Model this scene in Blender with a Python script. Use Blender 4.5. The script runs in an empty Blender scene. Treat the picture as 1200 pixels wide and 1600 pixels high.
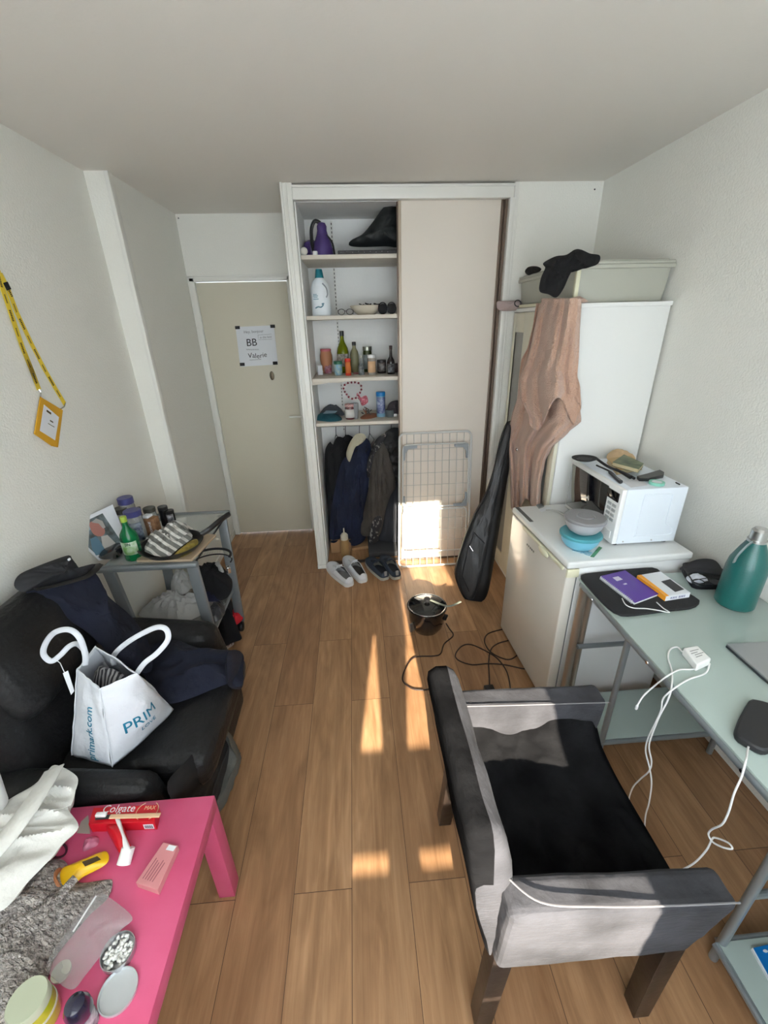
import bpy, bmesh, math, random
from mathutils import Vector, Matrix, noise
random.seed(7)
C = bpy.context.scene.collection
PI = math.pi
V = Vector

# ---------------------------------------------------------------- camera
FPX = 661.5; YAW, PIT, ROL = 0.0602993, 0.4187215, 0.0262091
CAMH = 1.75
_F = V((math.sin(YAW)*math.cos(PIT), math.cos(YAW)*math.cos(PIT), -math.sin(PIT)))
_r = V((math.cos(YAW), -math.sin(YAW), 0)); _d = _F.cross(_r)
CR = math.cos(ROL)*_r + math.sin(ROL)*_d
CD = -math.sin(ROL)*_r + math.cos(ROL)*_d
CAM = V((0, 0, CAMH))
cd = bpy.data.cameras.new('camera'); cam = bpy.data.objects.new('camera', cd); C.objects.link(cam)
cd.sensor_fit = 'HORIZONTAL'; cd.sensor_width = 36; cd.lens = FPX/1200*36; cd.clip_start = 0.01
m = Matrix((CR, -CD, -_F)).transposed().to_4x4(); m.translation = CAM
cam.matrix_world = m
bpy.context.scene.camera = cam

def P(x, y, X=None, Y=None, Z=None):
    """real-world point on a known plane, measured from the photograph"""
    d = CR*((x-600)/FPX) + CD*((y-800)/FPX) + _F
    t = X/d.x if X is not None else (Y/d.y if Y is not None else (Z-CAMH)/d.z)
    return CAM + d*t
def PP(x, y, o, n):
    d = CR*((x-600)/FPX) + CD*((y-800)/FPX) + _F
    return CAM + d*((V(o)-CAM).dot(V(n))/d.dot(V(n)))
def depth(p): return (V(p)-CAM).dot(_F)
def zat(X, Y, py):
    s = (py-800)/FPX; a = V((X, Y, -CAMH))
    # (a+z k).CD = s (a+z k).F
    return (s*a.dot(_F)-a.dot(CD))/(CD.z-s*_F.z)
def wpx(n, p): return n*depth(p)/FPX

# ---------------------------------------------------------------- materials
MATS = {}
def mat(name, col, rough=.6, metal=0, bump=None, sheen=0, trans=0, alpha=1, coat=0, var=None, spec=None, ior=None, sub=0):
    if name in MATS: return MATS[name]
    m = bpy.data.materials.new(name); m.use_nodes = True; MATS[name] = m
    nt = m.node_tree; b = nt.nodes['Principled BSDF']; L = nt.links
    c = (*col, 1)
    b.inputs['Base Color'].default_value = c
    b.inputs['Roughness'].default_value = rough; b.inputs['Metallic'].default_value = metal
    b.inputs['Sheen Weight'].default_value = sheen
    b.inputs['Transmission Weight'].default_value = trans
    b.inputs['Alpha'].default_value = alpha; b.inputs['Coat Weight'].default_value = coat
    if spec is not None: b.inputs['Specular IOR Level'].default_value = spec
    if ior: b.inputs['IOR'].default_value = ior
    if bump or var:
        tc = nt.nodes.new('ShaderNodeTexCoord')
    if bump:
        sc, st = bump[:2]; stretch = bump[2] if len(bump) > 2 else (1, 1, 1)
        mp = nt.nodes.new('ShaderNodeMapping'); mp.inputs['Scale'].default_value = stretch
        n = nt.nodes.new('ShaderNodeTexNoise'); n.inputs['Scale'].default_value = sc; n.inputs['Detail'].default_value = 4
        bp = nt.nodes.new('ShaderNodeBump'); bp.inputs['Strength'].default_value = st; bp.inputs['Distance'].default_value = .01
        L.new(tc.outputs['Object'], mp.inputs[0]); L.new(mp.outputs[0], n.inputs['Vector']); L.new(n.outputs[0], bp.inputs['Height']); L.new(bp.outputs[0], b.inputs['Normal'])
    if var:
        c2, sc = var[:2]; stretch = var[2] if len(var) > 2 else (1, 1, 1); lo, hi = var[3] if len(var) > 3 else (.35, .65)
        mp = nt.nodes.new('ShaderNodeMapping'); mp.inputs['Scale'].default_value = stretch
        n = nt.nodes.new('ShaderNodeTexNoise'); n.inputs['Scale'].default_value = sc; n.inputs['Detail'].default_value = 5
        r = nt.nodes.new('ShaderNodeValToRGB'); r.color_ramp.elements[0].position = lo; r.color_ramp.elements[1].position = hi
        r.color_ramp.elements[0].color = c; r.color_ramp.elements[1].color = (*c2, 1)
        L.new(tc.outputs['Object'], mp.inputs[0]); L.new(mp.outputs[0], n.inputs['Vector']); L.new(n.outputs[0], r.inputs[0]); L.new(r.outputs[0], b.inputs['Base Color'])
    return m
def stripes(name, c1, c2, axis, scale, thr=.5, rough=.8, soft=.02):
    """printed/woven stripes along an object axis"""
    m = mat(name, c1, rough); nt = m.node_tree; L = nt.links; b = nt.nodes['Principled BSDF']
    tc = nt.nodes.new('ShaderNodeTexCoord'); w = nt.nodes.new('ShaderNodeTexWave'); w.bands_direction = axis
    w.inputs['Scale'].default_value = scale; w.inputs['Distortion'].default_value = 1.5; w.inputs['Detail'].default_value = 1
    r = nt.nodes.new('ShaderNodeValToRGB'); r.color_ramp.elements[0].position = thr-soft; r.color_ramp.elements[1].position = thr+soft
    r.color_ramp.elements[0].color = (*c1, 1); r.color_ramp.elements[1].color = (*c2, 1)
    L.new(tc.outputs['Object'], w.inputs['Vector']); L.new(w.outputs[0], r.inputs[0]); L.new(r.outputs[0], b.inputs['Base Color'])
    return m
def S(*rgb):
    """sRGB 0-255 to linear"""
    return tuple(((c/255)/12.92 if c/255 <= .04045 else ((c/255+.055)/1.055)**2.4) for c in rgb)

wall_m = mat('wall_paint', S(236, 235, 227), .7, bump=(120, .25))
ceil_m = mat('ceiling_paint', S(232, 227, 219), .6, bump=(60, .05))
white_paint = mat('white_gloss_paint', S(232, 231, 224), .35, bump=(30, .06))
closet_m = mat('closet_paint', S(242, 242, 239), .65, bump=(60, .1))
door_m = mat('door_paint', S(212, 206, 187), .55, bump=(20, .05))
slide_m = mat('sliding_panel', S(230, 221, 209), .45)
alu_brown = mat('brown_metal', S(120, 104, 92), .4, .6)
black_p = mat('black_plastic', (.012, .012, .013), .35)
matt_black = mat('black_matt', (.012, .012, .014), .8)
white_p = mat('white_plastic', S(236, 236, 234), .35)
white_enamel = mat('white_enamel', S(236, 238, 238), .3)
fridge_door_m = mat('fridge_enamel_door', S(222, 218, 208), .22, coat=.4)
cream_p = mat('cream_plastic', S(222, 219, 190), .45)
steel = mat('brushed_steel', (.55, .55, .54), .3, 1)
chrome = mat('chrome', (.7, .7, .7), .12, 1)
greysteel = mat('grey_blue_steel', S(128, 133, 136), .4, .35)
pink_m = mat('pink_lacquer', S(204, 80, 118), .45, var=(S(212, 92, 130), 6), bump=(40, .05))
leather = mat('black_leather', (.008, .008, .0085), .45, spec=.28, bump=(60, .35), var=((.016, .016, .017), 5))
cov_sunlit = mat('black_cotton_sunlit', (.024, .024, .028), .92, bump=(35, .35, (1, 1, 3)), var=((.066, .066, .076), 6, (1, 1, 1)))  # sunlight put into the colour: paler copy of the chair cover cotton
cov_shaded = mat('black_cotton_shaded', (.0065, .0065, .007), .95, spec=0, bump=(35, .35, (1, 1, 3)), var=((.014, .014, .015), 9))  # shade put into the colour: darker copy of the same cotton
darkwood = mat('dark_stained_wood', (.014, .010, .008), .3, bump=(30, .1), var=((.035, .025, .02), 12, (1, 1, .2)))
paper = mat('white_paper', S(225, 228, 232), .8)
card = mat('cardboard', S(168, 130, 92), .85, bump=(50, .1))
ink = mat('black_ink', (.02, .02, .025), .7)
ink_blue = mat('teal_print', S(20, 120, 160), .6)
def glassm(name, col, rough=.05, trans=.85, alpha=1): return mat(name, col, rough, trans=trans, alpha=alpha, ior=1.4)

# ---------------------------------------------------------------- object bookkeeping
def tag(o, label=None, cat=None, group=None, kind=None):
    if label: o['label'] = label
    if cat: o['category'] = cat
    if group: o['group'] = group
    if kind: o['kind'] = kind
    return o
def thing(name, label, cat, loc=(0, 0, 0), group=None):
    o = bpy.data.objects.new(name, None); C.objects.link(o); o.empty_display_size = .05
    o.location = loc
    return tag(o, label, cat, group)
def link(name, me, parent=None, mats=()):
    o = bpy.data.objects.new(name, me); C.objects.link(o)
    for mm in mats: me.materials.append(mm)
    if parent is not None:
        o.parent = parent
        if parent.parent is None and parent.type == 'EMPTY': o.matrix_parent_inverse = Matrix.Translation(-parent.location)
        else: o.matrix_parent_inverse = (Matrix.Translation(parent.location) if parent.parent is None else Matrix.Identity(4)).inverted()
    return o
def copy_tree(o, parent=None):
    c = o.copy(); C.objects.link(c)
    if parent: c.parent = parent
    for ch in list(o.children): copy_tree(ch, c)
    return c

class MB:
    """collects shapes into one bmesh, built in world coordinates"""
    def __init__(s): s.bm = bmesh.new(); s.mi = 0
    def _done(s, vs, fs):
        for f in fs: f.material_index = s.mi
        return vs
    def face(s, pts):
        vs = [s.bm.verts.new(V(p)) for p in pts]; f = s.bm.faces.new(vs); f.material_index = s.mi; return f
    def hexa(s, pts, bev=0, seg=2):
        """8 corners: bottom 4 ccw, top 4 ccw"""
        vs = [s.bm.verts.new(V(p)) for p in pts]; fs = []
        for q in ((3, 2, 1, 0), (4, 5, 6, 7), (0, 1, 5, 4), (1, 2, 6, 5), (2, 3, 7, 6), (3, 0, 4, 7)):
            f = s.bm.faces.new([vs[i] for i in q]); f.material_index = s.mi; fs.append(f)
        if bev > 0:
            es = list({e for f in fs for e in f.edges})
            bmesh.ops.bevel(s.bm, geom=es, offset=bev, segments=seg, profile=.5, affect='EDGES', clamp_overlap=True, material=-1)
        return s
    def box(s, c, d, rz=0, bev=0, seg=2, R=None):
        c = V(c); h = V(d)/2
        M = R if R is not None else Matrix.Rotation(rz, 3, 'Z')
        pts = [c+M@V((sx*h.x, sy*h.y, sz*h.z)) for sz in (-1, 1) for sx, sy in ((-1, -1), (1, -1), (1, 1), (-1, 1))]
        return s.hexa(pts, bev, seg)
    def bb(s, lo, hi, bev=0, seg=2):
        lo = V(lo); hi = V(hi); return s.box((lo+hi)/2, hi-lo, 0, bev, seg)
    def lathe(s, prof, c=(0, 0, 0), n=24, sx=1, sy=1, R=None):
        """prof: list of (r, z); closed at ends"""
        c = V(c); M = R if R is not None else Matrix.Identity(3); rings = []
        for r, z in prof:
            if r <= 1e-6: rings.append([s.bm.verts.new(c+M@V((0, 0, z)))])
            else: rings.append([s.bm.verts.new(c+M@V((r*sx*math.cos(2*PI*i/n), r*sy*math.sin(2*PI*i/n), z))) for i in range(n)])
        for a, b in zip(rings, rings[1:]):
            for i in range(n):
                j = (i+1) % n
                if len(a) == 1 and len(b) == 1: continue
                if len(a) == 1: q = [a[0], b[j], b[i]]
                elif len(b) == 1: q = [a[i], a[j], b[0]]
                else: q = [a[i], a[j], b[j], b[i]]
                f = s.bm.faces.new(q); f.material_index = s.mi
        for ring, rev in ((rings[0], True), (rings[-1], False)):
            if len(ring) > 1:
                f = s.bm.faces.new(list(reversed(ring)) if rev else ring); f.material_index = s.mi
        return s
    def tube(s, pts, r, n=8, closed=False, flat=None):
        pts = [V(p) for p in pts]; N = len(pts); rings = []
        up = None
        for i, p in enumerate(pts):
            if closed: t = (pts[(i+1) % N]-pts[i-1])
            else: t = pts[min(i+1, N-1)]-pts[max(i-1, 0)]
            if t.length < 1e-9: t = V((0, 0, 1))
            t.normalize()
            if up is None:
                up = V((0, 0, 1)) if abs(t.z) < .9 else V((1, 0, 0))
            up = (up-t*up.dot(t))
            if up.length < 1e-6: up = t.orthogonal()
            up.normalize(); sd = t.cross(up)
            rr = r[i] if isinstance(r, (list, tuple)) else r
            ra, rb = (rr, rr) if not flat else (flat[0], flat[1])
            rings.append([s.bm.verts.new(p+sd*ra*math.cos(2*PI*k/n)+up*rb*math.sin(2*PI*k/n)) for k in range(n)])
        M = N if closed else N-1
        for i in range(M):
            a, b = rings[i], rings[(i+1) % N]
            for k in range(n):
                f = s.bm.faces.new([a[k], a[(k+1) % n], b[(k+1) % n], b[k]]); f.material_index = s.mi
        if not closed:
            s.bm.faces.new(list(reversed(rings[0]))).material_index = s.mi; s.bm.faces.new(rings[-1]).material_index = s.mi
        return s
    def ball(s, c, r, sub=2, scale=(1, 1, 1)):
        g = bmesh.ops.create_icosphere(s.bm, subdivisions=sub, radius=1)
        for v in g['verts']: v.co = V(c)+V((v.co.x*r*scale[0], v.co.y*r*scale[1], v.co.z*r*scale[2]))
        for f in {f for v in g['verts'] for f in v.link_faces}: f.material_index = s.mi
        return s
    def prism(s, pts, ext):
        """polygon extruded by vector ext"""
        ext = V(ext); a = [s.bm.verts.new(V(p)) for p in pts]; b = [s.bm.verts.new(V(p)+ext) for p in pts]; n = len(a)
        s.bm.faces.new(list(reversed(a))).material_index = s.mi; s.bm.faces.new(b).material_index = s.mi
        for i in range(n): s.bm.faces.new([a[i], a[(i+1) % n], b[(i+1) % n], b[i]]).material_index = s.mi
        return s
    def sheet(s, f, nu, nv, closed_u=False):
        g = [[s.bm.verts.new(V(f(i/(nu if closed_u else nu-1), j/(nv-1)))) for j in range(nv)] for i in range(nu)]
        for i in range(nu if closed_u else nu-1):
            for j in range(nv-1):
                k = (i+1) % nu
                s.bm.faces.new([g[i][j], g[k][j], g[k][j+1], g[i][j+1]]).material_index = s.mi
        return s
    def build(s, name, m, parent=None, angle=35, bevel=0, solid=0, subsurf=0, fix=True):
        bmesh.ops.remove_doubles(s.bm, verts=s.bm.verts, dist=1e-6)
        if fix: bmesh.ops.recalc_face_normals(s.bm, faces=s.bm.faces)
        me = bpy.data.meshes.new(name)
        org = None
        if parent is None:                      # origin of a one-mesh thing at its base centre
            xs = [v.co for v in s.bm.verts]
            lo = V((min(v.x for v in xs), min(v.y for v in xs), min(v.z for v in xs))); hi = V((max(v.x for v in xs), max(v.y for v in xs), 0))
            org = V(((lo.x+hi.x)/2, (lo.y+hi.y)/2, lo.z))
            for v in s.bm.verts: v.co -= org
        s.bm.to_mesh(me); s.bm.free()
        for p in me.polygons: p.use_smooth = True
        me.set_sharp_from_angle(angle=math.radians(angle))
        o = link(name, me, parent, m if isinstance(m, (list, tuple)) else [m])
        if org is not None: o.location = org
        if bevel: bv = o.modifiers.new('b', 'BEVEL'); bv.width = bevel; bv.segments = 2; bv.limit_method = 'ANGLE'; bv.angle_limit = math.radians(40)
        if solid: so = o.modifiers.new('s', 'SOLIDIFY'); so.thickness = solid; so.offset = 0
        if subsurf:
            su = o.modifiers.new('u', 'SUBSURF'); su.levels = subsurf; su.render_levels = subsurf
        return o
def ones(name, fn, m, label, cat, group=None, kind=None, **k):
    b = MB(); fn(b); o = b.build(name, m, **k); return tag(o, label, cat, group, kind)
def struct(name, fn, m, **k):
    b = MB(); fn(b); o = b.build(name, m, **k); o['kind'] = 'structure'; return o
def part(name, fn, m, parent, label=None, **k):
    b = MB(); fn(b); o = b.build(name, m, parent, **k)
    if label: o['label'] = label
    return o

def resample(poly, n, smooth=True):
    """closed outline -> n points, Catmull-Rom smoothed"""
    poly = [V(p) for p in poly]; N = len(poly); out = []
    if smooth:
        dense = []
        for i in range(N):
            p0, p1, p2, p3 = poly[i-1], poly[i], poly[(i+1) % N], poly[(i+2) % N]
            for k in range(8):
                t = k/8
                dense.append(.5*((2*p1)+(-p0+p2)*t+(2*p0-5*p1+4*p2-p3)*t*t+(-p0+3*p1-3*p2+p3)*t**3))
    else: dense = poly
    D = dense+[dense[0]]; L = [0]
    for a, b in zip(D, D[1:]): L.append(L[-1]+(b-a).length)
    j = 0
    for i in range(n):
        t = L[-1]*i/n
        while L[j+1] < t: j += 1
        out.append(D[j].lerp(D[j+1], (t-L[j])/max(1e-9, L[j+1]-L[j])))
    return out
def spline(pts, k=8):
    pts = [V(p) for p in pts]; out = []
    for i in range(len(pts)-1):
        p0 = pts[max(i-1, 0)]; p1 = pts[i]; p2 = pts[i+1]; p3 = pts[min(i+2, len(pts)-1)]
        for q in range(k):
            t = q/k
            out.append(.5*((2*p1)+(-p0+p2)*t+(2*p0-5*p1+4*p2-p3)*t*t+(-p0+3*p1-3*p2+p3)*t**3))
    out.append(pts[-1]); return out
def ridge(p, sc, seed=0):
    """fold-like ridged noise, 0..1"""
    q = V(p)*sc+V((seed*7.3, seed*3.1, seed*1.7))
    return (1-abs(noise.noise(q)))**3*.7+(1-abs(noise.noise(q*2.1)))**3*.3
def pillow(b, outline, nrm, tf, tb, n=72, rings=16, smooth=True, center=None, fold=0, fscale=(8, 8, 8), seed=0, power=2.2, edge=0.004, flat=False):
    """closed soft body: outline ring filled both sides, bulging tf along nrm and tb against it"""
    nrm = V(nrm).normalized(); out = resample(outline, n, smooth)
    c = V(center) if center is not None else sum(out, V((0, 0, 0)))/n
    fs = V(fscale)
    def pt(o, r, side):
        p = c.lerp(o, r); h = (tf if side > 0 else tb)*(1-r**power)
        e = edge*(1-r**8)
        q = V((p.x*fs.x, p.y*fs.y, p.z*fs.z))
        w = fold*(ridge(q, 1, seed)-.5)*(1-r**6) if (side > 0 or not flat) else 0
        return p+nrm*(side*(h+e)+w)
    R = [(i/rings)**.8 for i in range(1, rings+1)]
    edge_ring = [b.bm.verts.new(pt(o, 1, 1)) for o in out]
    for side in (1, -1):
        prev = None; cen = b.bm.verts.new(pt(c, 0, side))
        for ri, r in enumerate(R):
            ring = edge_ring if ri == len(R)-1 else [b.bm.verts.new(pt(o, r, side)) for o in out]
            for i in range(n):
                j = (i+1) % n
                q = [cen, ring[i], ring[j]] if prev is None else [prev[i], ring[i], ring[j], prev[j]]
                if side < 0: q.reverse()
                b.bm.faces.new(q).material_index = b.mi
            prev = ring
    return b
def heap(b, outline, h, up=(0, 0, 1), **k):
    k.setdefault('flat', True); return pillow(b, outline, up, h, 0, **k)

def text_part(name, s, size, origin, ux, uy, m, parent=None, ext=.0006, label=None, bend=None, align='LEFT', font_sx=1, wavy=0):
    """lettering turned into mesh, laid in the plane ux, uy at origin"""
    cu = bpy.data.curves.new(name, 'FONT'); cu.body = s; cu.size = size; cu.extrude = ext; cu.align_x = align; cu.resolution_u = 3
    tmp = bpy.data.objects.new('tmp', cu); C.objects.link(tmp); bpy.context.view_layer.update()
    dg = bpy.context.evaluated_depsgraph_get(); me = bpy.data.meshes.new_from_object(tmp.evaluated_get(dg))
    bpy.data.objects.remove(tmp); bpy.data.curves.remove(cu)
    ux = V(ux).normalized(); uy = V(uy).normalized(); un = ux.cross(uy)
    for v in me.vertices:
        x, y, z = v.co; x *= font_sx
        if wavy: y += wavy*math.sin(x/size*3)
        p = V(origin)+ux*x+uy*y+un*z
        v.co = bend(p) if bend else p
    me.materials.clear()
    o = link(name, me, parent, [m])
    if label: o['label'] = label
    return o
# ================================================================ the room
YW, YD, HC = 2.922, 3.5955, 2.474
XL, XA, XR = -1.28, -1.172, 1.505
YB = -.62

def floor_mat():
    m = bpy.data.materials.new('oak_laminate'); m.use_nodes = True; nt = m.node_tree; L = nt.links; b = nt.nodes['Principled BSDF']
    N = nt.nodes.new
    tc = N('ShaderNodeTexCoord'); mp = N('ShaderNodeMapping')
    mp.inputs['Rotation'].default_value = (0, 0, PI/2)
    mp.inputs['Location'].default_value = (.34, -.101+.195*6, 0)   # along planks, across planks
    L.new(tc.outputs['Object'], mp.inputs[0])
    br = N('ShaderNodeTexBrick'); br.offset = .37; br.offset_frequency = 2
    br.inputs['Scale'].default_value = 1; br.inputs['Brick Width'].default_value = 1.25; br.inputs['Row Height'].default_value = .195
    br.inputs['Mortar Size'].default_value = .0012; br.inputs['Mortar Smooth'].default_value = .3; br.inputs['Bias'].default_value = 0
    br.inputs['Color1'].default_value = (0, 0, 0, 1); br.inputs['Color2'].default_value = (1, 1, 1, 1); br.inputs['Mortar'].default_value = (.5, .5, .5, 1)
    L.new(mp.outputs[0], br.inputs['Vector'])
    # grain, shifted from plank to plank
    sep = N('ShaderNodeVectorMath'); sep.operation = 'SCALE'; sep.inputs['Scale'].default_value = 13.7; L.new(br.outputs['Color'], sep.inputs[0])
    add = N('ShaderNodeVectorMath'); L.new(tc.outputs['Object'], add.inputs[0]); L.new(sep.outputs[0], add.inputs[1])
    g = N('ShaderNodeMapping'); g.inputs['Scale'].default_value = (22, 1.3, 1); L.new(add.outputs[0], g.inputs[0])
    n1 = N('ShaderNodeTexNoise'); n1.inputs['Scale'].default_value = 1.6; n1.inputs['Detail'].default_value = 8; n1.inputs['Roughness'].default_value = .65; n1.inputs['Distortion'].default_value = .8
    L.new(g.outputs[0], n1.inputs['Vector'])
    g2 = N('ShaderNodeMapping'); g2.inputs['Scale'].default_value = (7, 1.6, 1); L.new(add.outputs[0], g2.inputs[0])
    n2 = N('ShaderNodeTexNoise'); n2.inputs['Scale'].default_value = 1.5; n2.inputs['Detail'].default_value = 3; n2.inputs['Distortion'].default_value = 1.5
    L.new(g2.outputs[0], n2.inputs['Vector'])
    r = N('ShaderNodeValToRGB'); e = r.color_ramp.elements
    e[0].position = .22; e[0].color = (*S(144, 106, 74), 1); e[1].position = .78; e[1].color = (*S(188, 150, 114), 1)
    x = e.new(.5); x.color = (*S(168, 129, 94), 1)
    L.new(n1.outputs[0], r.inputs[0])
    mx = N('ShaderNodeMix'); mx.data_type = 'RGBA'; mx.blend_type = 'MULTIPLY'; mx.inputs[0].default_value = 1
    r2 = N('ShaderNodeValToRGB'); r2.color_ramp.elements[0].position = .3; r2.color_ramp.elements[1].position = .7
    r2.color_ramp.elements[0].color = (.74, .70, .66, 1); r2.color_ramp.elements[1].color = (1.12, 1.12, 1.12, 1); L.new(n2.outputs[0], r2.inputs[0])
    L.new(r.outputs[0], mx.inputs[6]); L.new(r2.outputs[0], mx.inputs[7])
    mx2 = N('ShaderNodeMix'); mx2.data_type = 'RGBA'; mx2.blend_type = 'MULTIPLY'; mx2.inputs[0].default_value = 1
    r3 = N('ShaderNodeValToRGB'); r3.color_ramp.elements[0].color = (.82, .77, .73, 1); r3.color_ramp.elements[1].color = (1.08, 1.10, 1.08, 1)
    L.new(br.outputs['Color'], r3.inputs[0]); L.new(mx.outputs[2], mx2.inputs[6]); L.new(r3.outputs[0], mx2.inputs[7])
    mo = N('ShaderNodeMix'); mo.data_type = 'RGBA'; L.new(br.outputs['Fac'], mo.inputs[0]); L.new(mx2.outputs[2], mo.inputs[6]); mo.inputs[7].default_value = (*S(84, 58, 40), 1)
    L.new(mo.outputs[2], b.inputs['Base Color'])
    b.inputs['Roughness'].default_value = .42
    bp = N('ShaderNodeBump'); bp.inputs['Strength'].default_value = .12; bp.inputs['Distance'].default_value = .003
    L.new(n1.outputs[0], bp.inputs['Height']); L.new(bp.outputs[0], b.inputs['Normal'])
    return m
def fl(b):
    b.face([(-1.5, YB-.2, 0), (1.7, YB-.2, 0), (1.7, 3.75, 0), (-1.5, 3.75, 0)])
bfl = MB(); bfl.bb((-1.45, YB-.15, -.06), (1.65, 3.75, 0)); me = bpy.data.meshes.new('floor'); bfl.bm.to_mesh(me); bfl.bm.free()
fo = link('floor', me, None, [floor_mat()]); fo['kind'] = 'structure'
struct('ceiling', lambda b: b.bb((-1.45, YB-.15, HC), (1.65, 3.75, HC+.08)), ceil_m)
struct('wall_left', lambda b: b.bb((XL-.12, YB-.1, 0), (XL, 2.69, HC)), wall_m)
struct('wall_left_step', lambda b: b.bb((XL-.12, 2.69, 0), (XA, YD+.1, HC)), wall_m)
def t1(b):
    b.bb((XA-.012, 2.684, 0), (XA+.010, 2.73, HC), .003)
struct('trim_1', t1, white_paint)
struct('wall_right', lambda b: b.bb((XR, YB-.1, 0), (XR+.12, YW+.8, HC)), wall_m)
# wall round the entrance door
def wb(b):
    b.bb((XA, YD, 2.09), (-.30, YD+.1, HC))
    b.bb((XA-.02, YD, 0), (-1.155, YD+.1, 2.09))
    b.bb((-.44, YD, 0), (-.30, YD+.1, 2.09))
struct('wall_back', wb, wall_m)
def closet_shell(b):
    b.bb((-.335, 2.96, 0), (-.282, YD, HC))           # partition beside the entrance
    b.bb((-.282, 3.43, 0), (.99, 3.49, HC))             # back of the closet
    b.bb((.945, 2.99, 0), (.99, 3.43, HC))
    b.bb((-.282, 2.985, 2.400), (.945, 3.43, 2.44))       # top
struct('wall_closet', closet_shell, closet_m)
struct('wall_back_right', lambda b: b.bb((.978, YW, 0), (XR, YW+.12, HC)), wall_m)
def posts(b):
    b.bb((-.3555, YW-.02, 0), (-.290, 2.985, HC), .004)
    b.bb((-.3555, YW-.03, 0), (-.342, YW-.018, HC), .003)
    b.bb((-.325, YW-.027, 0), (-.318, YW-.018, HC), .002)
    b.bb((-.357, YW-.032, 0), (-.288, YW-.018, .03), .002)
struct('trim_2', posts, white_paint)
def hdr(b):
    b.bb((-.290, YW-.012, 2.397), (.975, 2.955, 2.462), .003)
    b.bb((-.290, YW-.020, 2.452), (.978, YW-.008, 2.464), .002)
struct('trim_3', hdr, white_paint)
def rp(b):
    b.bb((.955, YW-.012, 0), (.985, 2.99, 2.40), .003)
    b.bb((.978, YW-.004, 0), (1.004, YW+.006, HC), .002)
struct('trim_4', rp, white_paint)
def trk(b):
    b.bb((.936, 2.945, 0), (.9545, 2.99, 2.397))
    b.bb((.941, 2.936, 0), (.946, 2.95, 2.397))
struct('trim_5', trk, alu_brown)
# sliding door
sd = thing('door_1', None, None, (.62, 2.965, 0)); sd['kind'] = 'structure'
part('door_panel', lambda b: b.bb((.3225, 2.955, .012), (.917, 2.973, 2.398), .001), slide_m, sd)
part('door_edge_profile', lambda b: (b.bb((.306, 2.950, .010), (.3235, 2.979, 2.399), .002)), mat('beige_profile', S(190, 176, 158), .4, .3), sd)
part('door_edge_profile', lambda b: (b.bb((.916, 2.950, .010), (.934, 2.979, 2.399), .002)), alu_brown, sd)
sd2 = thing('door_2', None, None, (.62, 2.985, 0)); sd2['kind'] = 'structure'
part('door_panel', lambda b: b.bb((.313, 2.9805, .012), (.936, 2.990, 2.398), .001), slide_m, sd2)
part('door_edge_profile', lambda b: b.bb((.300, 2.980, .010), (.313, 2.994, 2.399), .001), alu_brown, sd2)
# bottom track and skirting
struct('trim_6', lambda b: b.bb((-.29, 2.945, 0), (.955, 2.99, .008), .002), alu_brown)
# entrance door
dr = thing('door_3', None, None, (-.79, YD, 0)); dr['kind'] = 'structure'
part('door_leaf', lambda b: b.bb((-1.1195, YD+.002, .008), (-.462, YD+.04, 2.055), .002), door_m, dr)
part('door_handle', lambda b: (b.tube([P(471, 651.5, Y=YD-.005), P(471, 651.5, Y=YD-.045)], .009, 10), b.tube([P(473, 651.5, Y=YD-.045), P(452, 651.5, Y=YD-.045)], [.009, .0075], 10)), white_paint, dr)
pk = P(425, 587, Y=YD)
part('peephole_cover', lambda b: b.lathe([(0, 0), (.018, 0), (.018, .006), (.012, .009), (0, .009)], (pk.x, pk.y+.002, pk.z), 20, R=Matrix.Rotation(PI/2, 3, 'X')@Matrix.Diagonal((1, 1.9, 1))), mat('brass_dull', S(110, 100, 84), .4, .7), dr)
for zz in (1.80, 1.03, .28):
    part('hinge', lambda b: (b.tube([(-1.124, YD-.012, zz-.055), (-1.124, YD-.012, zz-.003)], .008, 10), b.tube([(-1.124, YD-.012, zz+.003), (-1.124, YD-.012, zz+.055)], .0075, 10), b.box((-1.135, YD-.006, zz), (.022, .006, .1))), white_paint, dr)
def frame(b):
    b.bb((-1.158, YD-.018, 0), (-1.122, YD+.05, 2.085), .004)
    b.bb((-.459, YD-.018, 0), (-.42, YD+.05, 2.085), .004)
    b.bb((-1.158, YD-.018, 2.058), (-.42, YD+.05, 2.087), .004)
    b.bb((-1.171, YD-.010, 0), (-1.156, YD+.02, 2.098), .003)
    b.bb((-1.171, YD-.010, 2.086), (-.42, YD+.02, 2.10), .003)
struct('trim_7', frame, white_paint)
struct('baseboard_left', lambda b: b.bb((XA-.002, 2.74, 0), (XA+.010, YD-.012, .055), .003), white_paint)
# small screws/nails high on the walls
for q, n in (((929, 296), 0), ((279, 341), 1)):
    pp = P(*q, Y=YW if n == 0 else YD)
    ones('wall_screw', lambda b: b.ball((pp.x, pp.y-.002, pp.z), .005, 1), mat('dull_zinc', (.1, .1, .1), .5, .6),
         ['tiny screw in the white wall right of the closet, near the ceiling', 'tiny screw in the white wall above the entrance door, top left corner'][n], 'screw')
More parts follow.
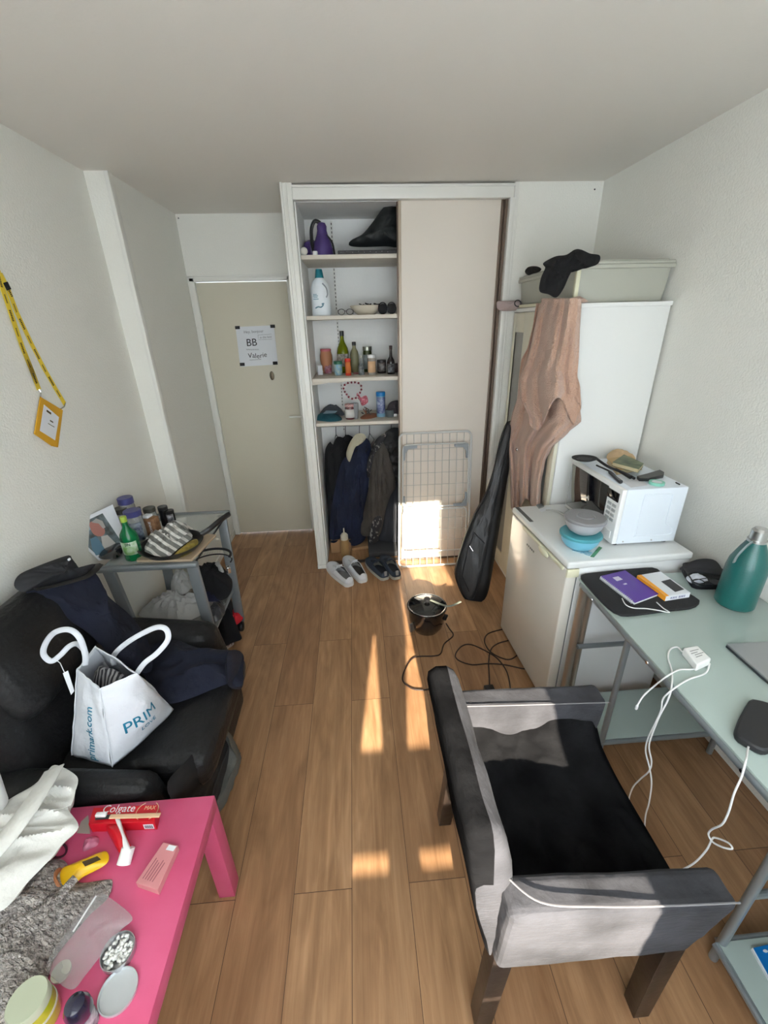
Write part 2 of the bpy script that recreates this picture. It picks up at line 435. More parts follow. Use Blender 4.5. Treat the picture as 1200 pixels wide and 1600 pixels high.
# sign on the door
def q4(pts, Y, t=.0012): return [P(*p, Y=Y) for p in pts]
sgn = thing('door_notice', 'white handwritten sheet reading BB taped to the beige entrance door', 'notice', P(400, 572, Y=YD-.002))
sh = q4([(368, 511), (428, 508), (434.5, 569.5), (375.5, 573)], YD-.001)
part('paper_sheet', lambda b: b.prism(sh, (0, -.0014, 0)), paper, sgn)
for (x0, y0) in ((368, 511.5), (423, 509.5), (375.5, 569), (427, 567)):
    a, b_, c_, d_ = [P(x, y, Y=YD-.0035) for x, y in ((x0-1, y0-2), (x0+6.5, y0-2.3), (x0+7, y0+2.7), (x0-.4, y0+3))]
    part('tape_piece', lambda b: b.prism([a, b_, c_, d_], (0, -.0012, 0)), matt_black, sgn, 'black tape corner')
UX, UY = (1, 0, 0), (0, 0, 1)
tY = YD-.0034
text_part('handwriting', 'BB', .075, P(385, 541, Y=tY), (1, 0, .03), (.05, 0, 1), ink, sgn, label='BB in black pen')
text_part('handwriting', 'Valerie', .052, P(388, 560, Y=tY), (1, 0, .03), (.05, 0, 1), ink, sgn, wavy=.004, label='handwritten word, underlined')
text_part('handwriting', 'Hey, bonjour', .028, P(381, 521, Y=tY), (1, 0, .03), (.05, 0, 1), mat('grey_pencil', (.25, .25, .27), .8), sgn)
text_part('handwriting', 'in the box', .022, P(406, 529, Y=tY), (1, 0, .05), (.05, 0, 1), mat('grey_pencil', (.25, .25, .27), .8), sgn)
def uline(b):
    b.tube([P(385+i*1.5, 546+(1.2 if i % 2 else -.6), Y=tY) for i in range(14)], .0012, 5)
    b.tube([P(390, 562.5, Y=tY), P(408, 561.5, Y=tY)], .0011, 5)
    b.tube([P(x, y, Y=tY) for x, y in ((403, 523.5), (424, 522), (425, 530), (404, 531), (403, 523.5))], .0007, 5)
part('pen_line', uline, ink, sgn)

# window wall behind the camera
def ww(b):
    b.bb((XL-.1, YB-.12, 0), (-1.05, YB, HC)); b.bb((1.30, YB-.12, 0), (XR+.1, YB, HC))
    b.bb((-1.05, YB-.12, 0), (1.30, YB, .56)); b.bb((-1.05, YB-.12, 2.32), (1.30, YB, HC))
struct('wall_front', ww, wall_m)
wf = thing('window_1', None, None, (.12, YB-.06, .44)); wf['kind'] = 'structure'
def wfr(b):
    b.bb((-1.05, YB-.08, .56), (-1.0, YB-.03, 2.32)); b.bb((1.25, YB-.08, .56), (1.30, YB-.03, 2.32))
    b.bb((-1.05, YB-.08, 2.28), (1.30, YB-.03, 2.32)); b.bb((-1.05, YB-.08, .56), (1.30, YB-.03, .603))
    b.bb((-1.0, YB-.075, .642), (1.25, YB-.04, .795))
part('window_frame', wfr, white_paint, wf)
# added translucent screens out of view, outlines cut to shape the sun patches
screen_m = bpy.data.materials.new('light_screen'); screen_m.use_nodes = True
nt = screen_m.node_tree; nt.nodes.clear()
o_ = nt.nodes.new('ShaderNodeOutputMaterial'); mxs = nt.nodes.new('ShaderNodeMixShader'); tr = nt.nodes.new('ShaderNodeBsdfTranslucent'); df = nt.nodes.new('ShaderNodeBsdfDiffuse')
tr.inputs[0].default_value = (.80, .82, .84, 1); df.inputs[0].default_value = (.8, .8, .8, 1); mxs.inputs[0].default_value = .36
nt.links.new(tr.outputs[0], mxs.inputs[1]); nt.links.new(df.outputs[0], mxs.inputs[2]); nt.links.new(mxs.outputs[0], o_.inputs[0])
def add_screen(poly, name, label):
    yy = YB-.014-(.005 if poly[0][0] > 0 else 0)
    def f(b): b.prism([(x, yy, z) for x, z in poly], (0, -.002, 0))
    ones(name, f, screen_m, label, 'curtain')  # added unseen screen that shapes the sunlight, not a curtain of the room
add_screen([(-1.02, .57), (-.16, .57), (-.16, .60), (-.138, .80), (-.080, 1.10), (-.074, 1.10), (-.044, .80), (-.030, .57), (.085, .57), (.072, .80), (.118, 1.08), (.118, 1.35), (.108, 1.50), (.113, 1.94), (.60, 1.95), (.60, 2.29), (-1.02, 2.29)], 'light_screen', 'added unseen screen over the left of the window, cut to shape the sunlight')
add_screen([(.56, .57), (1.27, .57), (1.27, 2.29), (.57, 2.29), (.57, 1.96), (.443, 1.96), (.443, 1.5), (.53, 1.2)], 'light_screen', 'added unseen screen over the right of the window, cut to shape the sunlight')

# ---------------------------------------------------------------- closet fittings
SH = [2.140, 1.805, 1.420, 1.120]
shl = ['top white shelf in the open closet, holding the purple flask', 'second white shelf from the top in the closet, under the detergent bottle',
       'third white closet shelf, crowded with bottles and jars', 'lowest white closet shelf, above the hanging clothes']
shm = mat('shelf_laminate', S(214, 206, 192), .5, bump=(20, .1))
for z, l in zip(SH, shl):
    def f(b):
        b.bb((-.2815, 2.995, z-.024), (.943, 3.428, z), .002)
        if z == 1.42: b.prism([(-.2815, 2.9945, z-.02), (-.2815, 2.9945, z-.042), (-.23, 2.9945, z-.036), (-.17, 2.9945, z-.027), (-.10, 2.9945, z-.031), (-.04, 2.9945, z-.022)], (0, .012, 0))
    ones('closet_shelf', f, shm, l, 'shelf', 'closet shelves')
def upr(b):
    b.bb((-.108, 3.420, .95), (-.092, 3.4295, 2.39))
    b.mi = 1
    for i in range(58):
        z = .97+i*.0245
        if all(abs(z-s) > .03 for s in SH): b.bb((-.1025, 3.4185, z), (-.0975, 3.4205, z+.013))
tag(MB.build((lambda b: (upr(b), b)[1])(MB()), 'shelf_upright', [white_paint, matt_black]), 'white slotted metal upright on the closet back wall', 'shelf rail')
ones('clothes_rail', lambda b: b.tube([(-.281, 3.20, 1.060), (.30, 3.20, 1.060)], .0125, 12), steel, 'metal rail under the lowest closet shelf', 'rail')
# ================================================================ things in the closet
def spot(px, py, Z, dy=0):
    p = P(px, py, Z=Z)
    if p.y > 3.34 and Z > 1: p = P(px, py, Y=3.34)
    return V((p.x, p.y+dy, Z))
def bottle(name, label, px, py, Z, w, top, kind, m, cat, capm=None, labm=None, Yfix=None, extra=None, group=None):
    """one bottle or jar standing on a shelf: w = width, top = top edge, both measured in the photo"""
    if Yfix: p = P(px, py, Y=Yfix); p = V((p.x, Yfix, Z))
    else: p = spot(px, py, Z); 
    r = wpx(w/2, p); p.y = min(p.y+r, 3.36) if Z > 1 else p.y+r
    H = zat(p.x, p.y, top)-Z
    H = max(H, .02)
    t = thing(name, label, cat, p, group); c = p
    K = {
     'oil': [(0, 0), (r*.92, 0), (r, .006), (r, .50*H), (r*.88, .60*H), (r*.42, .74*H), (r*.32, .80*H), (r*.30, .90*H), (0, .90*H)],
     'long': [(0, 0), (r*.94, 0), (r, .004), (r, .58*H), (r*.85, .68*H), (r*.42, .80*H), (r*.38, .90*H), (0, .90*H)],
     'slim': [(0, 0), (r*.94, 0), (r, .003), (r, .42*H), (r*.9, .5*H), (r*.40, .62*H), (r*.34, .88*H), (0, .88*H)],
     'jar': [(0, 0), (r*.9, 0), (r*.98, .005), (r*.98, .76*H), (r*.86, .84*H), (r*.86, .9*H), (0, .9*H)],
     'pot': [(0, 0), (r*.8, 0), (r*.95, .006), (r, .8*H), (0, .8*H)],
     'vase': [(0, 0), (r*.62, 0), (r*.72, .15*H), (r, .55*H), (r*.98, .72*H), (r*.8, .92*H), (0, .92*H)],
     'can': [(0, 0), (r*.94, 0), (r, .003), (r, .9*H), (0, .9*H)]}[kind]
    part('body', lambda b: b.lathe(K, c, 20), m, t)
    capr = {'oil': .36, 'long': .46, 'slim': .42, 'jar': 1.0, 'pot': 1.05, 'vase': .86, 'can': 1.02}[kind]*r
    z0 = {'oil': .88, 'long': .88, 'slim': .86, 'jar': .84, 'pot': .78, 'vase': .9, 'can': .84}[kind]*H
    if capm: part('cap' if kind in ('oil', 'long', 'slim') else 'lid', lambda b: b.lathe([(0, z0), (capr, z0), (capr, H*.985), (capr*.93, H), (0, H)], c, 20), capm, t)
    if labm:
        z1, z2 = {'oil': (.16, .46), 'long': (.12, .5), 'slim': (.06, .38), 'jar': (.12, .68), 'pot': (.15, .7), 'vase': (.2, .5), 'can': (.15, .8)}[kind]
        def f(b):
            n = 10
            for i in range(n):
                a0, a1 = [-PI/2-1.15+2.3*k/n for k in (i, i+1)]
                rr = r*1.012
                b.face([c+V((rr*math.cos(a0), rr*math.sin(a0), z1*H)), c+V((rr*math.cos(a1), rr*math.sin(a1), z1*H)), c+V((rr*math.cos(a1), rr*math.sin(a1), z2*H)), c+V((rr*math.cos(a0), rr*math.sin(a0), z2*H))])
        part('label_sticker', f, labm, t, solid=.0006)
    if extra: extra(t, c, r, H)
    return t

# --- top shelf
pf = P(505, 389, Y=3.10); pf.z = SH[0]
kt = thing('thermos_flask', 'purple pear-shaped flask with a black curved handle on the top closet shelf', 'flask', pf)
purple = mat('purple_plastic', S(74, 56, 116), .3); Hk = zat(pf.x, 3.10, 347)-SH[0]; rk = wpx(15, pf)
part('body', lambda b: b.lathe([(0, 0), (rk*.95, 0), (rk, .01), (rk*1.02, .2*Hk), (rk*.86, .42*Hk), (rk*.6, .62*Hk), (rk*.48, .76*Hk), (rk*.5, .88*Hk), (rk*.36, .97*Hk), (0, Hk)], pf, 28), purple, kt)
part('base_band', lambda b: b.lathe([(0, 0), (rk*1.03, 0), (rk*1.05, .012), (rk*1.0, .03), (0, .03)], pf, 28), purple, kt)
def hnd(b): b.tube(spline([pf+V((-rk*.1, .0, Hk*.97)), pf+V((-rk*.65, 0, Hk*1.03)), pf+V((-rk*1.05, 0, Hk*.8)), pf+V((-rk*1.1, 0, Hk*.4)), pf+V((-rk*.95, 0, Hk*.15))], 6), .011, 8)
part('handle', hnd, black_p, kt)
def h2(b): b.tube(spline([pf+V((rk*.45, -.02, Hk*.62)), pf+V((rk*1.0, -.02, Hk*.38)), pf+V((rk*1.16, -.02, Hk*.02))], 5), .006, 6)
part('side_band', h2, black_p, kt)
pc = pf+V((-rk*1.25, .06, 0))
ones('plastic_cup', lambda b: b.lathe([(0, 0), (.04, 0), (.052, .05), (.045, .085), (.02, .1), (0, .1)], pc, 20), purple, 'low round purple pot behind the purple flask on the top shelf', 'pot')
pw = V((P(492, 390, Y=3.02).x, 3.02, SH[0]))
ones('plastic_stopper', lambda b: b.lathe([(0, 0), (.015, 0), (.015, .018), (.013, .022), (0, .022)], pw, 16), white_p, 'small white cap at the front of the top closet shelf, below the flask', 'cap')
pw2 = V((-.262, 3.015, SH[0]+.022))
ones('white_ball', lambda b: b.ball(pw2, .022, 3), mat('polystyrene', S(220, 218, 210), .8), 'white ball at the left end of the top closet shelf', 'ball')
def tray(b):
    b.bb((-.06, 3.02, SH[0]), (.32, 3.33, SH[0]+.024), .006)
    b.mi = 1
    for i in range(9): b.ball((-.04+i*.036, 3.0195, SH[0]+.012+.004*(i % 2)), .0025, 1)
tag((lambda b: (tray(b), b)[1])(MB()).build('speckled_case', [mat('dark_grey_board', S(62, 60, 62), .7), steel]), 'flat dark grey speckled case lying under the black bag on the top shelf', 'case')
bagp = [(545, 383), (549, 375), (566, 366), (580, 350), (596, 328), (606, 319), (622, 319), (632, 340), (632, 383), (600, 385), (560, 386)]
def kb(b): pillow(b, [P(x, y, Y=3.12) for x, y in bagp], (0, -1, 0), .06, .10, n=64, rings=12, fold=.02, fscale=(14, 10, 14), seed=3)
ones('black_bag', kb, mat('black_nylon', (.008, .011, .012), .55, bump=(50, .2)), 'black fabric bag slumped against the sliding door on the top closet shelf', 'bag')
# --- second shelf
det = thing('detergent_bottle', 'large white detergent bottle with teal cap on the second closet shelf', 'bottle', (P(503, 489, Y=3.09).x, 3.09, SH[1]))
dc = det.location.copy(); Hd = zat(dc.x, 3.09, 421)-SH[1]; rd = wpx(14.5, dc)
wht = mat('milky_plastic', S(226, 232, 236), .35)
part('body', lambda b: b.lathe([(0, 0), (rd*.95, 0), (rd, .01), (rd, .5*Hd), (rd*.95, .62*Hd), (rd*.75, .74*Hd), (rd*.42, .81*Hd), (rd*.38, .84*Hd), (0, .84*Hd)], dc, 28, sy=.62), wht, det)
part('cap', lambda b: b.lathe([(0, .82*Hd), (rd*.47, .82*Hd), (rd*.44, .86*Hd), (rd*.36, .97*Hd), (rd*.33, Hd), (0, Hd)], dc, 20), mat('teal_cap', S(14, 118, 134), .4), det)
def dh(b):
    b.tube(spline([dc+V((rd*.30, -rd*.56, Hd*.70)), dc+V((rd*.66, -rd*.46, Hd*.6)), dc+V((rd*.74, -rd*.42, Hd*.47)), dc+V((rd*.6, -rd*.5, Hd*.40))], 6), .0045, 6)
part('grip_recess', dh, mat('grip_shadow_grey', S(150, 158, 164), .5), det)
def dlab(b):
    for (x0, z0, x1, z1) in ((-.75, .46, -.35, .475), (-.75, .43, -.25, .445), (-.72, .395, -.3, .41), (-.75, .36, -.2, .375)):
        b.box(dc+V(((x0+x1)/2*rd, -rd*.575, (z0+z1)/2*Hd)), ((x1-x0)*rd, .004, (z1-z0)*Hd))
    b.tube(spline([dc+V((rd*x, -rd*.62, Hd*z)) for x, z in ((-.6, .17), (-.3, .2), (0, .19), (.25, .24), (.1, .26), (.35, .27))], 5), .004, 5)
part('label_print', dlab, mat('blue_grey_print', S(110, 150, 166), .5), det)
bc = V((P(572, 485, Y=3.14).x, 3.14, SH[1])); rb_ = wpx(25, bc)
ones('cereal_bowl', lambda b: b.lathe([(0, .004), (rb_*.5, 0), (rb_*.55, .004), (rb_*.86, .03), (rb_, .056), (rb_*.96, .058), (rb_*.82, .034), (rb_*.5, .012), (0, .012)], bc, 32),
     mat('cream_china', S(214, 206, 188), .25), 'wide cream bowl on the second closet shelf, keys and clips heaped in it', 'bowl')
def clip(b):
    for i in range(6):
        a = random.uniform(0, PI); q = bc+V((.02+random.uniform(-.05, .06), random.uniform(-.03, .03), .058+random.uniform(0, .012)))
        b.tube([q-V((math.cos(a), math.sin(a), 0))*.03, q, q+V((math.cos(a+.6), math.sin(a+.6), .3))*.022], .004, 6)
ones('hair_clips', clip, matt_black, 'black clips lying across the cream bowl on the second shelf', 'clips')
def gls(b):
    for s_ in (-1, 1):
        cc = V((P(540, 486, Y=3.05).x+s_*.027, 3.05, SH[1]+.02))
        b.tube([cc+V((.022*math.cos(a*PI/8), 0, .017*math.sin(a*PI/8))) for a in range(16)], .0022, 6, closed=True)
        b.tube([cc+V((s_*.022, 0, .01)), cc+V((s_*.024, .06, .008)), cc+V((s_*.02, .11, -.01))], .002, 6)
    b.tube([V((P(540, 486, Y=3.05).x-.006, 3.05, SH[1]+.025)), V((P(540, 486, Y=3.05).x+.006, 3.05, SH[1]+.025))], .002, 6)
ones('spectacles', gls, mat('smoked_wire', (.05, .05, .05), .3, .5), 'thin-framed spectacles left of the cream bowl on the second shelf', 'spectacles')
for i, (x, l) in enumerate(((598, 'round black headphone cup right of the cream bowl, nearer the bowl'), (612, 'round black headphone cup right of the cream bowl, against the sliding door'))):
    c = V((P(x, 481, Y=3.06).x, 3.06, SH[1]+.032))
    ones('headphone_cup', lambda b: (b.lathe([(0, -.015), (.026, -.015), (.031, -.008), (.031, .008), (.02, .016), (0, .018)], c, 20, R=Matrix.Rotation(PI/2-.2, 3, 'X')), b.ball(c+V((0, -.012, 0)), .006, 1),
        b.tube([c+V((.026*math.cos(a*.35), .01, .026*math.sin(a*.35)+.012)) for a in range(0, 10)], .004, 6)), matt_black, l, 'headphones')
# --- third shelf
glassy = glassm('clear_glass', (.86, .9, .88), .05, .8)
oilg = glassm('olive_green_glass', S(150, 160, 20), .08, .55)
z3 = SH[2]
bottle('paper_box', 'small white carton at the left of the third closet shelf', 501, 585, z3, 9.5, 565.5, 'can', paper, 'carton') if False else None
pb = spot(500.5, 586, z3, .012)
ones('white_carton', lambda b: b.box(pb+V((0, 0, .032)), (.034, .024, .064), .2, .001), paper, 'small white carton at the left end of the third closet shelf', 'carton')
bottle('spice_jar', 'round terracotta-coloured jar with pink rim behind the white carton', 510.5, 574, z3, 19, 545, 'vase', mat('terracotta', S(186, 128, 92), .5), 'jar', mat('rose_rim', S(190, 100, 110), .5))
pb = spot(513, 584, z3, .02)
ones('sweet_bag', lambda b: pillow(b, [pb+V(p) for p in ((-.022, 0, 0), (.022, 0, 0), (.026, .004, .03), (.02, .01, .062), (0, .012, .058), (-.022, .01, .064), (-.026, .004, .03))], (0, -1, .1), .012, .01, n=40, rings=6, fold=.006, fscale=(40, 40, 40)),
     mat('crimson_wrap', S(150, 30, 62), .35, var=(S(200, 170, 180), 45)), 'crimson packet of sweets in front of the terracotta jar', 'packet')
bottle('oil_bottle', 'tall green-yellow olive oil bottle with white label on the third shelf', 537, 577, z3, 18, 517, 'oil', oilg, 'bottle', black_p, mat('cream_label', S(206, 202, 190), .7, var=(S(120, 110, 100), 60)))
bottle('cream_pot', 'blue pot with green lid on the third closet shelf', 529, 587, z3, 13, 564, 'pot', mat('sky_pot', S(110, 160, 190), .4, var=(S(190, 200, 180), 40)), 'pot', mat('green_lid', S(24, 100, 66), .4))
bottle('pepper_shaker', 'red-topped spice shaker in front of the oil bottle', 544.5, 587, z3, 9, 560, 'can', mat('red_spice', S(196, 52, 34), .4), 'shaker', mat('red_cap', S(214, 50, 30), .4), mat('orange_label', S(216, 120, 60), .6))
bottle('vinegar_bottle', 'clear vinegar bottle with dark cap, right of the green oil bottle', 555, 580, z3, 13.5, 534, 'long', glassm('pale_vinegar', S(190, 186, 150), .08, .6), 'bottle', black_p)
bottle('pickle_jar', 'glass jar of green herbs with a silver lid at the back of the third shelf', 575, 578, z3, 14, 541, 'jar', glassm('green_herbs', S(86, 100, 60), .15, .3), 'jar', mat('silver_lid', S(160, 162, 150), .3, .8), mat('grey_label', S(150, 160, 160), .6))
bottle('pepper_mill', 'small glass pepper mill with dark pepper in it, third closet shelf', 565, 586, z3, 9, 555.5, 'slim', mat('peppercorns', S(60, 64, 66), .4, var=(S(150, 155, 155), 60)), 'mill', mat('clear_cap', S(190, 190, 180), .2))
bottle('nut_jar', 'glass jar with white lid and peach label on the third shelf', 581.5, 586, z3, 13, 554, 'jar', glassm('nuts', S(190, 180, 170), .1, .3), 'jar', white_p, mat('peach_label', S(222, 180, 140), .6))
pc_ = spot(558, 585, z3, .012)
ones('chocolate_packet', lambda b: b.box(pc_+V((0, .012, .006)), (.05, .03, .012), .1, .002), mat('brown_red_wrap', S(110, 40, 30), .5), 'flat brown-red packet lying between the spice shaker and the pepper mill', 'packet')
pc2 = spot(572, 580, z3, .02)
ones('sauce_packet', lambda b: b.box(pc2+V((0, .01, .018)), (.035, .02, .036), -.1, .004), mat('tomato_wrap', S(160, 34, 28), .4), 'small red packet behind the pepper mill on the third shelf', 'packet')
bottle('cola_can', 'dark can with silver label, left of the dark sauce bottle', 597, 583.5, z3, 14, 562, 'can', mat('dark_can', S(46, 34, 32), .35), 'can', mat('dark_lid', (.03, .03, .03), .4), mat('silver_print', S(150, 146, 140), .4, var=(S(70, 60, 60), 40)))
bottle('soy_sauce_bottle', 'dark sauce bottle with silver patterned label at the right end of the third shelf', 611.5, 585, z3, 12, 540, 'slim', mat('dark_sauce_glass', S(40, 34, 34), .15, coat=.4), 'bottle', mat('dark_brown_cap', S(52, 30, 28), .5), mat('mottled_label', S(150, 150, 152), .6, var=(S(50, 48, 50), 50)))
pc3 = spot(620, 582, z3, .02)
ones('spice_tin', lambda b: b.box(pc3+V((0, .02, .03)), (.035, .04, .06), 0, .004), mat('dark_tin', S(58, 36, 34), .4), 'dark square tin touching the sliding door edge on the third shelf', 'tin')
# --- lowest shelf
z4 = SH[3]
def fl_out(pts, z, dz=0): return [P(x, y, Z=z)+V((0, 0, dz)) for x, y in pts]
ones('teal_cloth', lambda b: heap(b, fl_out([(492, 656), (494, 650), (505, 645), (520, 648), (532, 651), (533, 657), (515, 659)], z4), .022, fold=.01, fscale=(30, 30, 30), n=48, rings=8), mat('teal_cotton', S(30, 96, 112), .85, bump=(60, .3)), 'folded teal cloth at the left end of the lowest closet shelf', 'cloth')
ones('grey_gloves', lambda b: heap(b, fl_out([(500, 648), (508, 641), (518, 634), (526, 640), (536, 644), (537, 650), (520, 649)], z4, .004), .045, fold=.02, fscale=(30, 30, 30), n=48, rings=8, seed=2), mat('slate_fabric', S(74, 80, 88), .8), 'bunched slate grey gloves behind the teal cloth', 'gloves')
pp4 = spot(516, 651, z4, 0)
ones('face_mask', lambda b: b.hexa([pp4+V(v) for v in ((-.05, -.01, .026), (.04, -.02, .028), (.055, .03, .034), (-.03, .045, .036), (-.05, -.01, .028), (.04, -.02, .030), (.055, .03, .036), (-.03, .045, .038))]), mat('pale_blue_paper', S(150, 176, 190), .8), 'pale blue paper mask lying on the teal cloth', 'mask')
jm = bottle('jam_jar', 'dark red jam jar with red and white checked lid on the lowest shelf', 547.5, 656, z4, 16, 631, 'jar', mat('jam_glass', S(84, 20, 26), .1, coat=.5), 'jar', None, mat('white_label', S(210, 206, 200), .7))
jc = jm.location; jr = wpx(8, jc); jH = zat(jc.x, jc.y, 631)-z4
chk = mat('gingham', S(190, 60, 70), .6); ntc = chk.node_tree; ck = ntc.nodes.new('ShaderNodeTexChecker'); ck.inputs['Scale'].default_value = 160; ck.inputs[1].default_value = (*S(176, 40, 56), 1); ck.inputs[2].default_value = (*S(230, 220, 214), 1)
tcc = ntc.nodes.new('ShaderNodeTexCoord'); ntc.links.new(tcc.outputs['Object'], ck.inputs[0]); ntc.links.new(ck.outputs[0], ntc.nodes['Principled BSDF'].inputs[0])
part('lid', lambda b: b.lathe([(0, jH*.84), (jr, jH*.84), (jr, jH*.97), (jr*.93, jH), (0, jH)], jc, 20), chk, jm)
# beaded ribbon hanging from the shelf above
rc = P(551, 609, Y=3.0)
def bead(b):
    n = 30
    for i in range(n):
        a = 2*PI*i/n; rr = wpx(13.5, rc)*(1+.1*math.sin(3*a))
        b.mi = i % 2
        b.ball(rc+V((rr*math.cos(a), -.006+.006*math.sin(2*a), rr*.92*math.sin(a))), .0085, 1)
tag((lambda b: (bead(b), b)[1])(MB()).build('bead_bracelet', [mat('wine_bead', S(120, 30, 46), .4), mat('white_bead', S(214, 206, 204), .5)]), 'wine and white beaded loop hanging below the third closet shelf', 'beads')
rib = [rc+V((.03, -.004, -.02)), rc+V((.045, -.002, -.055)), P(572, 618, Y=3.01), P(575, 628, Y=3.01), P(566, 634, Y=3.01), P(562, 626, Y=3.01), rc+V((.025, -.002, -.05))]
ones('ribbon_bow', lambda b: pillow(b, rib, (0, -1, 0), .012, .012, n=40, rings=8, fold=.012, fscale=(60, 60, 60)), mat('rose_ribbon', S(168, 50, 74), .6, var=(S(210, 150, 160), 70)), 'crumpled rose ribbon hanging beside the beaded loop', 'ribbon')
cs = V((P(553, 625, Y=3.12).x, 3.12, z4))
ones('drinking_glass', lambda b: b.lathe([(0, 0), (.026, 0), (.032, .11), (.029, .11), (.024, .006), (0, .006)], cs, 20), glassm('grey_glass', (.7, .72, .74), .05, .7), 'clear drinking glass behind the jam jar', 'glass')
def jewel(b):
    random.seed(4)
    for i in range(16):
        q = P(random.uniform(566, 588), random.uniform(640, 652), Z=z4)
        b.mi = i % 3
        a = random.uniform(0, PI); L = random.uniform(.015, .04)
        b.tube([q+V((0, 0, .004)), q+V((math.cos(a)*L, math.sin(a)*L*.5, random.uniform(.005, .045)))], .004, 6)
tag((lambda b: (jewel(b), b)[1])(MB()).build('metal_trinkets', [mat('tarnished', S(120, 112, 108), .3, .8), mat('copper', S(150, 96, 66), .4, .5), mat('dark_trinket', S(40, 38, 40), .4)]), 'small heap of silver and copper trinkets right of the jam jar', 'trinkets', kind='stuff')
ones('paper_bag_base', lambda b: heap(b, fl_out([(563, 652), (572, 647), (588, 646), (592, 650), (580, 654), (566, 655)], z4), .01, fold=.003, fscale=(30, 30, 30), n=32, rings=5), mat('rust_paper', S(160, 100, 70), .7), 'rust-coloured paper scrap under the trinkets on the lowest shelf', 'paper')
bottle('deodorant_can', 'blue and clear spray can with bright blue cap on the lowest shelf', 596, 652, z4, 14, 612, 'can', mat('pale_blue_can', S(120, 160, 184), .3), 'spray can', mat('bright_blue_cap', S(24, 126, 196), .35), mat('navy_white_label', S(180, 190, 205), .5, var=(S(60, 70, 140), 40)))
pg = spot(610, 652, z4, .03)
ones('plastic_tub', lambda b: b.lathe([(0, 0), (.03, 0), (.036, .05), (.033, .05), (.027, .004), (0, .004)], pg, 24), glassm('grey_tub', S(110, 120, 122), .2, .3), 'translucent grey tub right of the blue spray can', 'tub')
def scr(b): b.box(P(615, 651, Z=z4)+V((0, .01, .012)), (.05, .03, .022), .1, .004); b.box(P(616, 648, Z=z4)+V((0, .02, .035)), (.02, .02, .03), .5, .004)
ones('white_charger', scr, white_p, 'small white adapter at the right end of the lowest closet shelf', 'adapter')
ones('dark_pouch', lambda b: pillow(b, [P(x, y, Y=3.14) for x, y in ((606, 646), (607, 632), (616, 626), (628, 628), (629, 646))], (0, -1, 0), .02, .02, n=32, rings=6, fold=.01, fscale=(40, 40, 40)), mat('plum_fabric', S(50, 44, 50), .8), 'dark pouch at the back right of the lowest shelf', 'pouch')
# --- hangers and clothes
def hanger(px, label, tilt, Y=3.20, drop=.13):
    p = P(px, 664, Y=Y); p.z = 1.06
    def f(b):
        hk = [V((0, 0, .013))+V((.018*math.cos(a), 0, .018*math.sin(a)-.0)) for a in [math.radians(k) for k in range(200, -60, -20)]]
        R = Matrix.Rotation(tilt, 3, 'Z')
        pts = [p+R@(h+V((0, 0, .0))) for h in hk]+[p+V((0, 0, -.05)), p+V((0, 0, -.075))]
        b.tube(pts, .0022, 6)
        w = .19
        A = p+V((0, 0, -.075)); B = p+R@V((-w, 0, -drop-.04)); D = p+R@V((w, 0, -drop-.04))
        b.tube([A, B, D], .0024, 6, closed=True)
    ones('wire_hanger', f, matt_black, label, 'hanger', 'black hangers on the closet rail'); return p
HT = 1.35
hx = [(524, 'black hanger at the far left of the rail, black blouse on it'), (539, 'black hanger second from the left on the closet rail'),
      (561, 'black hanger holding the blue overalls and cream cloth'), (577, 'black hanger between the blue overalls and the taupe coat'), (611, 'black hanger at the right of the rail, carrying the taupe coat')]
for x, l in hx: hanger(x, l, HT)
def hang(name, label, cat, pts, Y, m, tf=.05, tb=.04, **k):
    k.setdefault('fold', .03); k.setdefault('fscale', (22, 6, 2.2)); k.setdefault('n', 90); k.setdefault('rings', 18)
    return ones(name, lambda b: pillow(b, [V((max(-.268, q.x), q.y, q.z)) for q in (P(x, y, Y=Y) for x, y in pts)], (0, -1, 0), tf, tb, **k), m, label, cat)
hang('black_blouse', 'black long blouse hanging at the left end of the closet rail', 'top', [(524, 686), (530, 682), (541, 692), (546, 740), (542, 800), (534, 850), (512, 846), (505, 800), (506, 745), (508, 705), (516, 690), (520, 696)], 3.24, mat('black_jersey', (.006, .006, .007), .9), seed=1)
hang('black_shirt', 'black shirt hanging just behind the black blouse in the closet', 'shirt', [(538, 682), (546, 680), (556, 692), (556, 740), (550, 800), (534, 820), (526, 760), (528, 700)], 3.29, mat('charcoal_jersey', (.01, .01, .012), .9), seed=2)
navy = mat('navy_workwear', S(20, 31, 58), .85, bump=(60, .3), var=(S(13, 21, 42), 6))
hang('navy_jacket', 'navy blue jacket with long sleeves hanging in the middle of the closet', 'jacket', [(548, 706), (556, 690), (572, 684), (580, 700), (577, 740), (574, 790), (572, 838), (558, 852), (545, 850), (538, 832), (528, 846), (515, 848), (516, 810), (524, 760), (534, 722)], 3.14, navy, tf=.07, seed=5, fold=.045)
hang('cream_scarf', 'cream cloth tucked over the collar of the navy jacket', 'scarf', [(541, 712), (543, 700), (550, 686), (558, 678), (568, 678), (572, 684), (566, 692), (556, 698), (550, 712), (546, 722)], 3.05, mat('cream_knit', S(178, 172, 150), .9, bump=(60, .3)), tf=.02, tb=.02, fold=.015, n=50, rings=8)
taupe = mat('taupe_wool', S(78, 72, 66), .9, bump=(80, .3), var=(S(62, 58, 54), 7))
hang('taupe_coat', 'long taupe coat hanging next to the sliding door', 'coat', [(590, 700), (596, 690), (604, 700), (612, 720), (618, 760), (610, 775), (602, 800), (594, 835), (580, 838), (564, 834), (568, 800), (576, 760), (578, 722)], 3.10, taupe, tf=.07, seed=8, fold=.04)
lin = mat('graphic_lining', S(28, 28, 32), .7, var=(S(130, 126, 122), 50, (1, 1, .6), (.56, .6)))
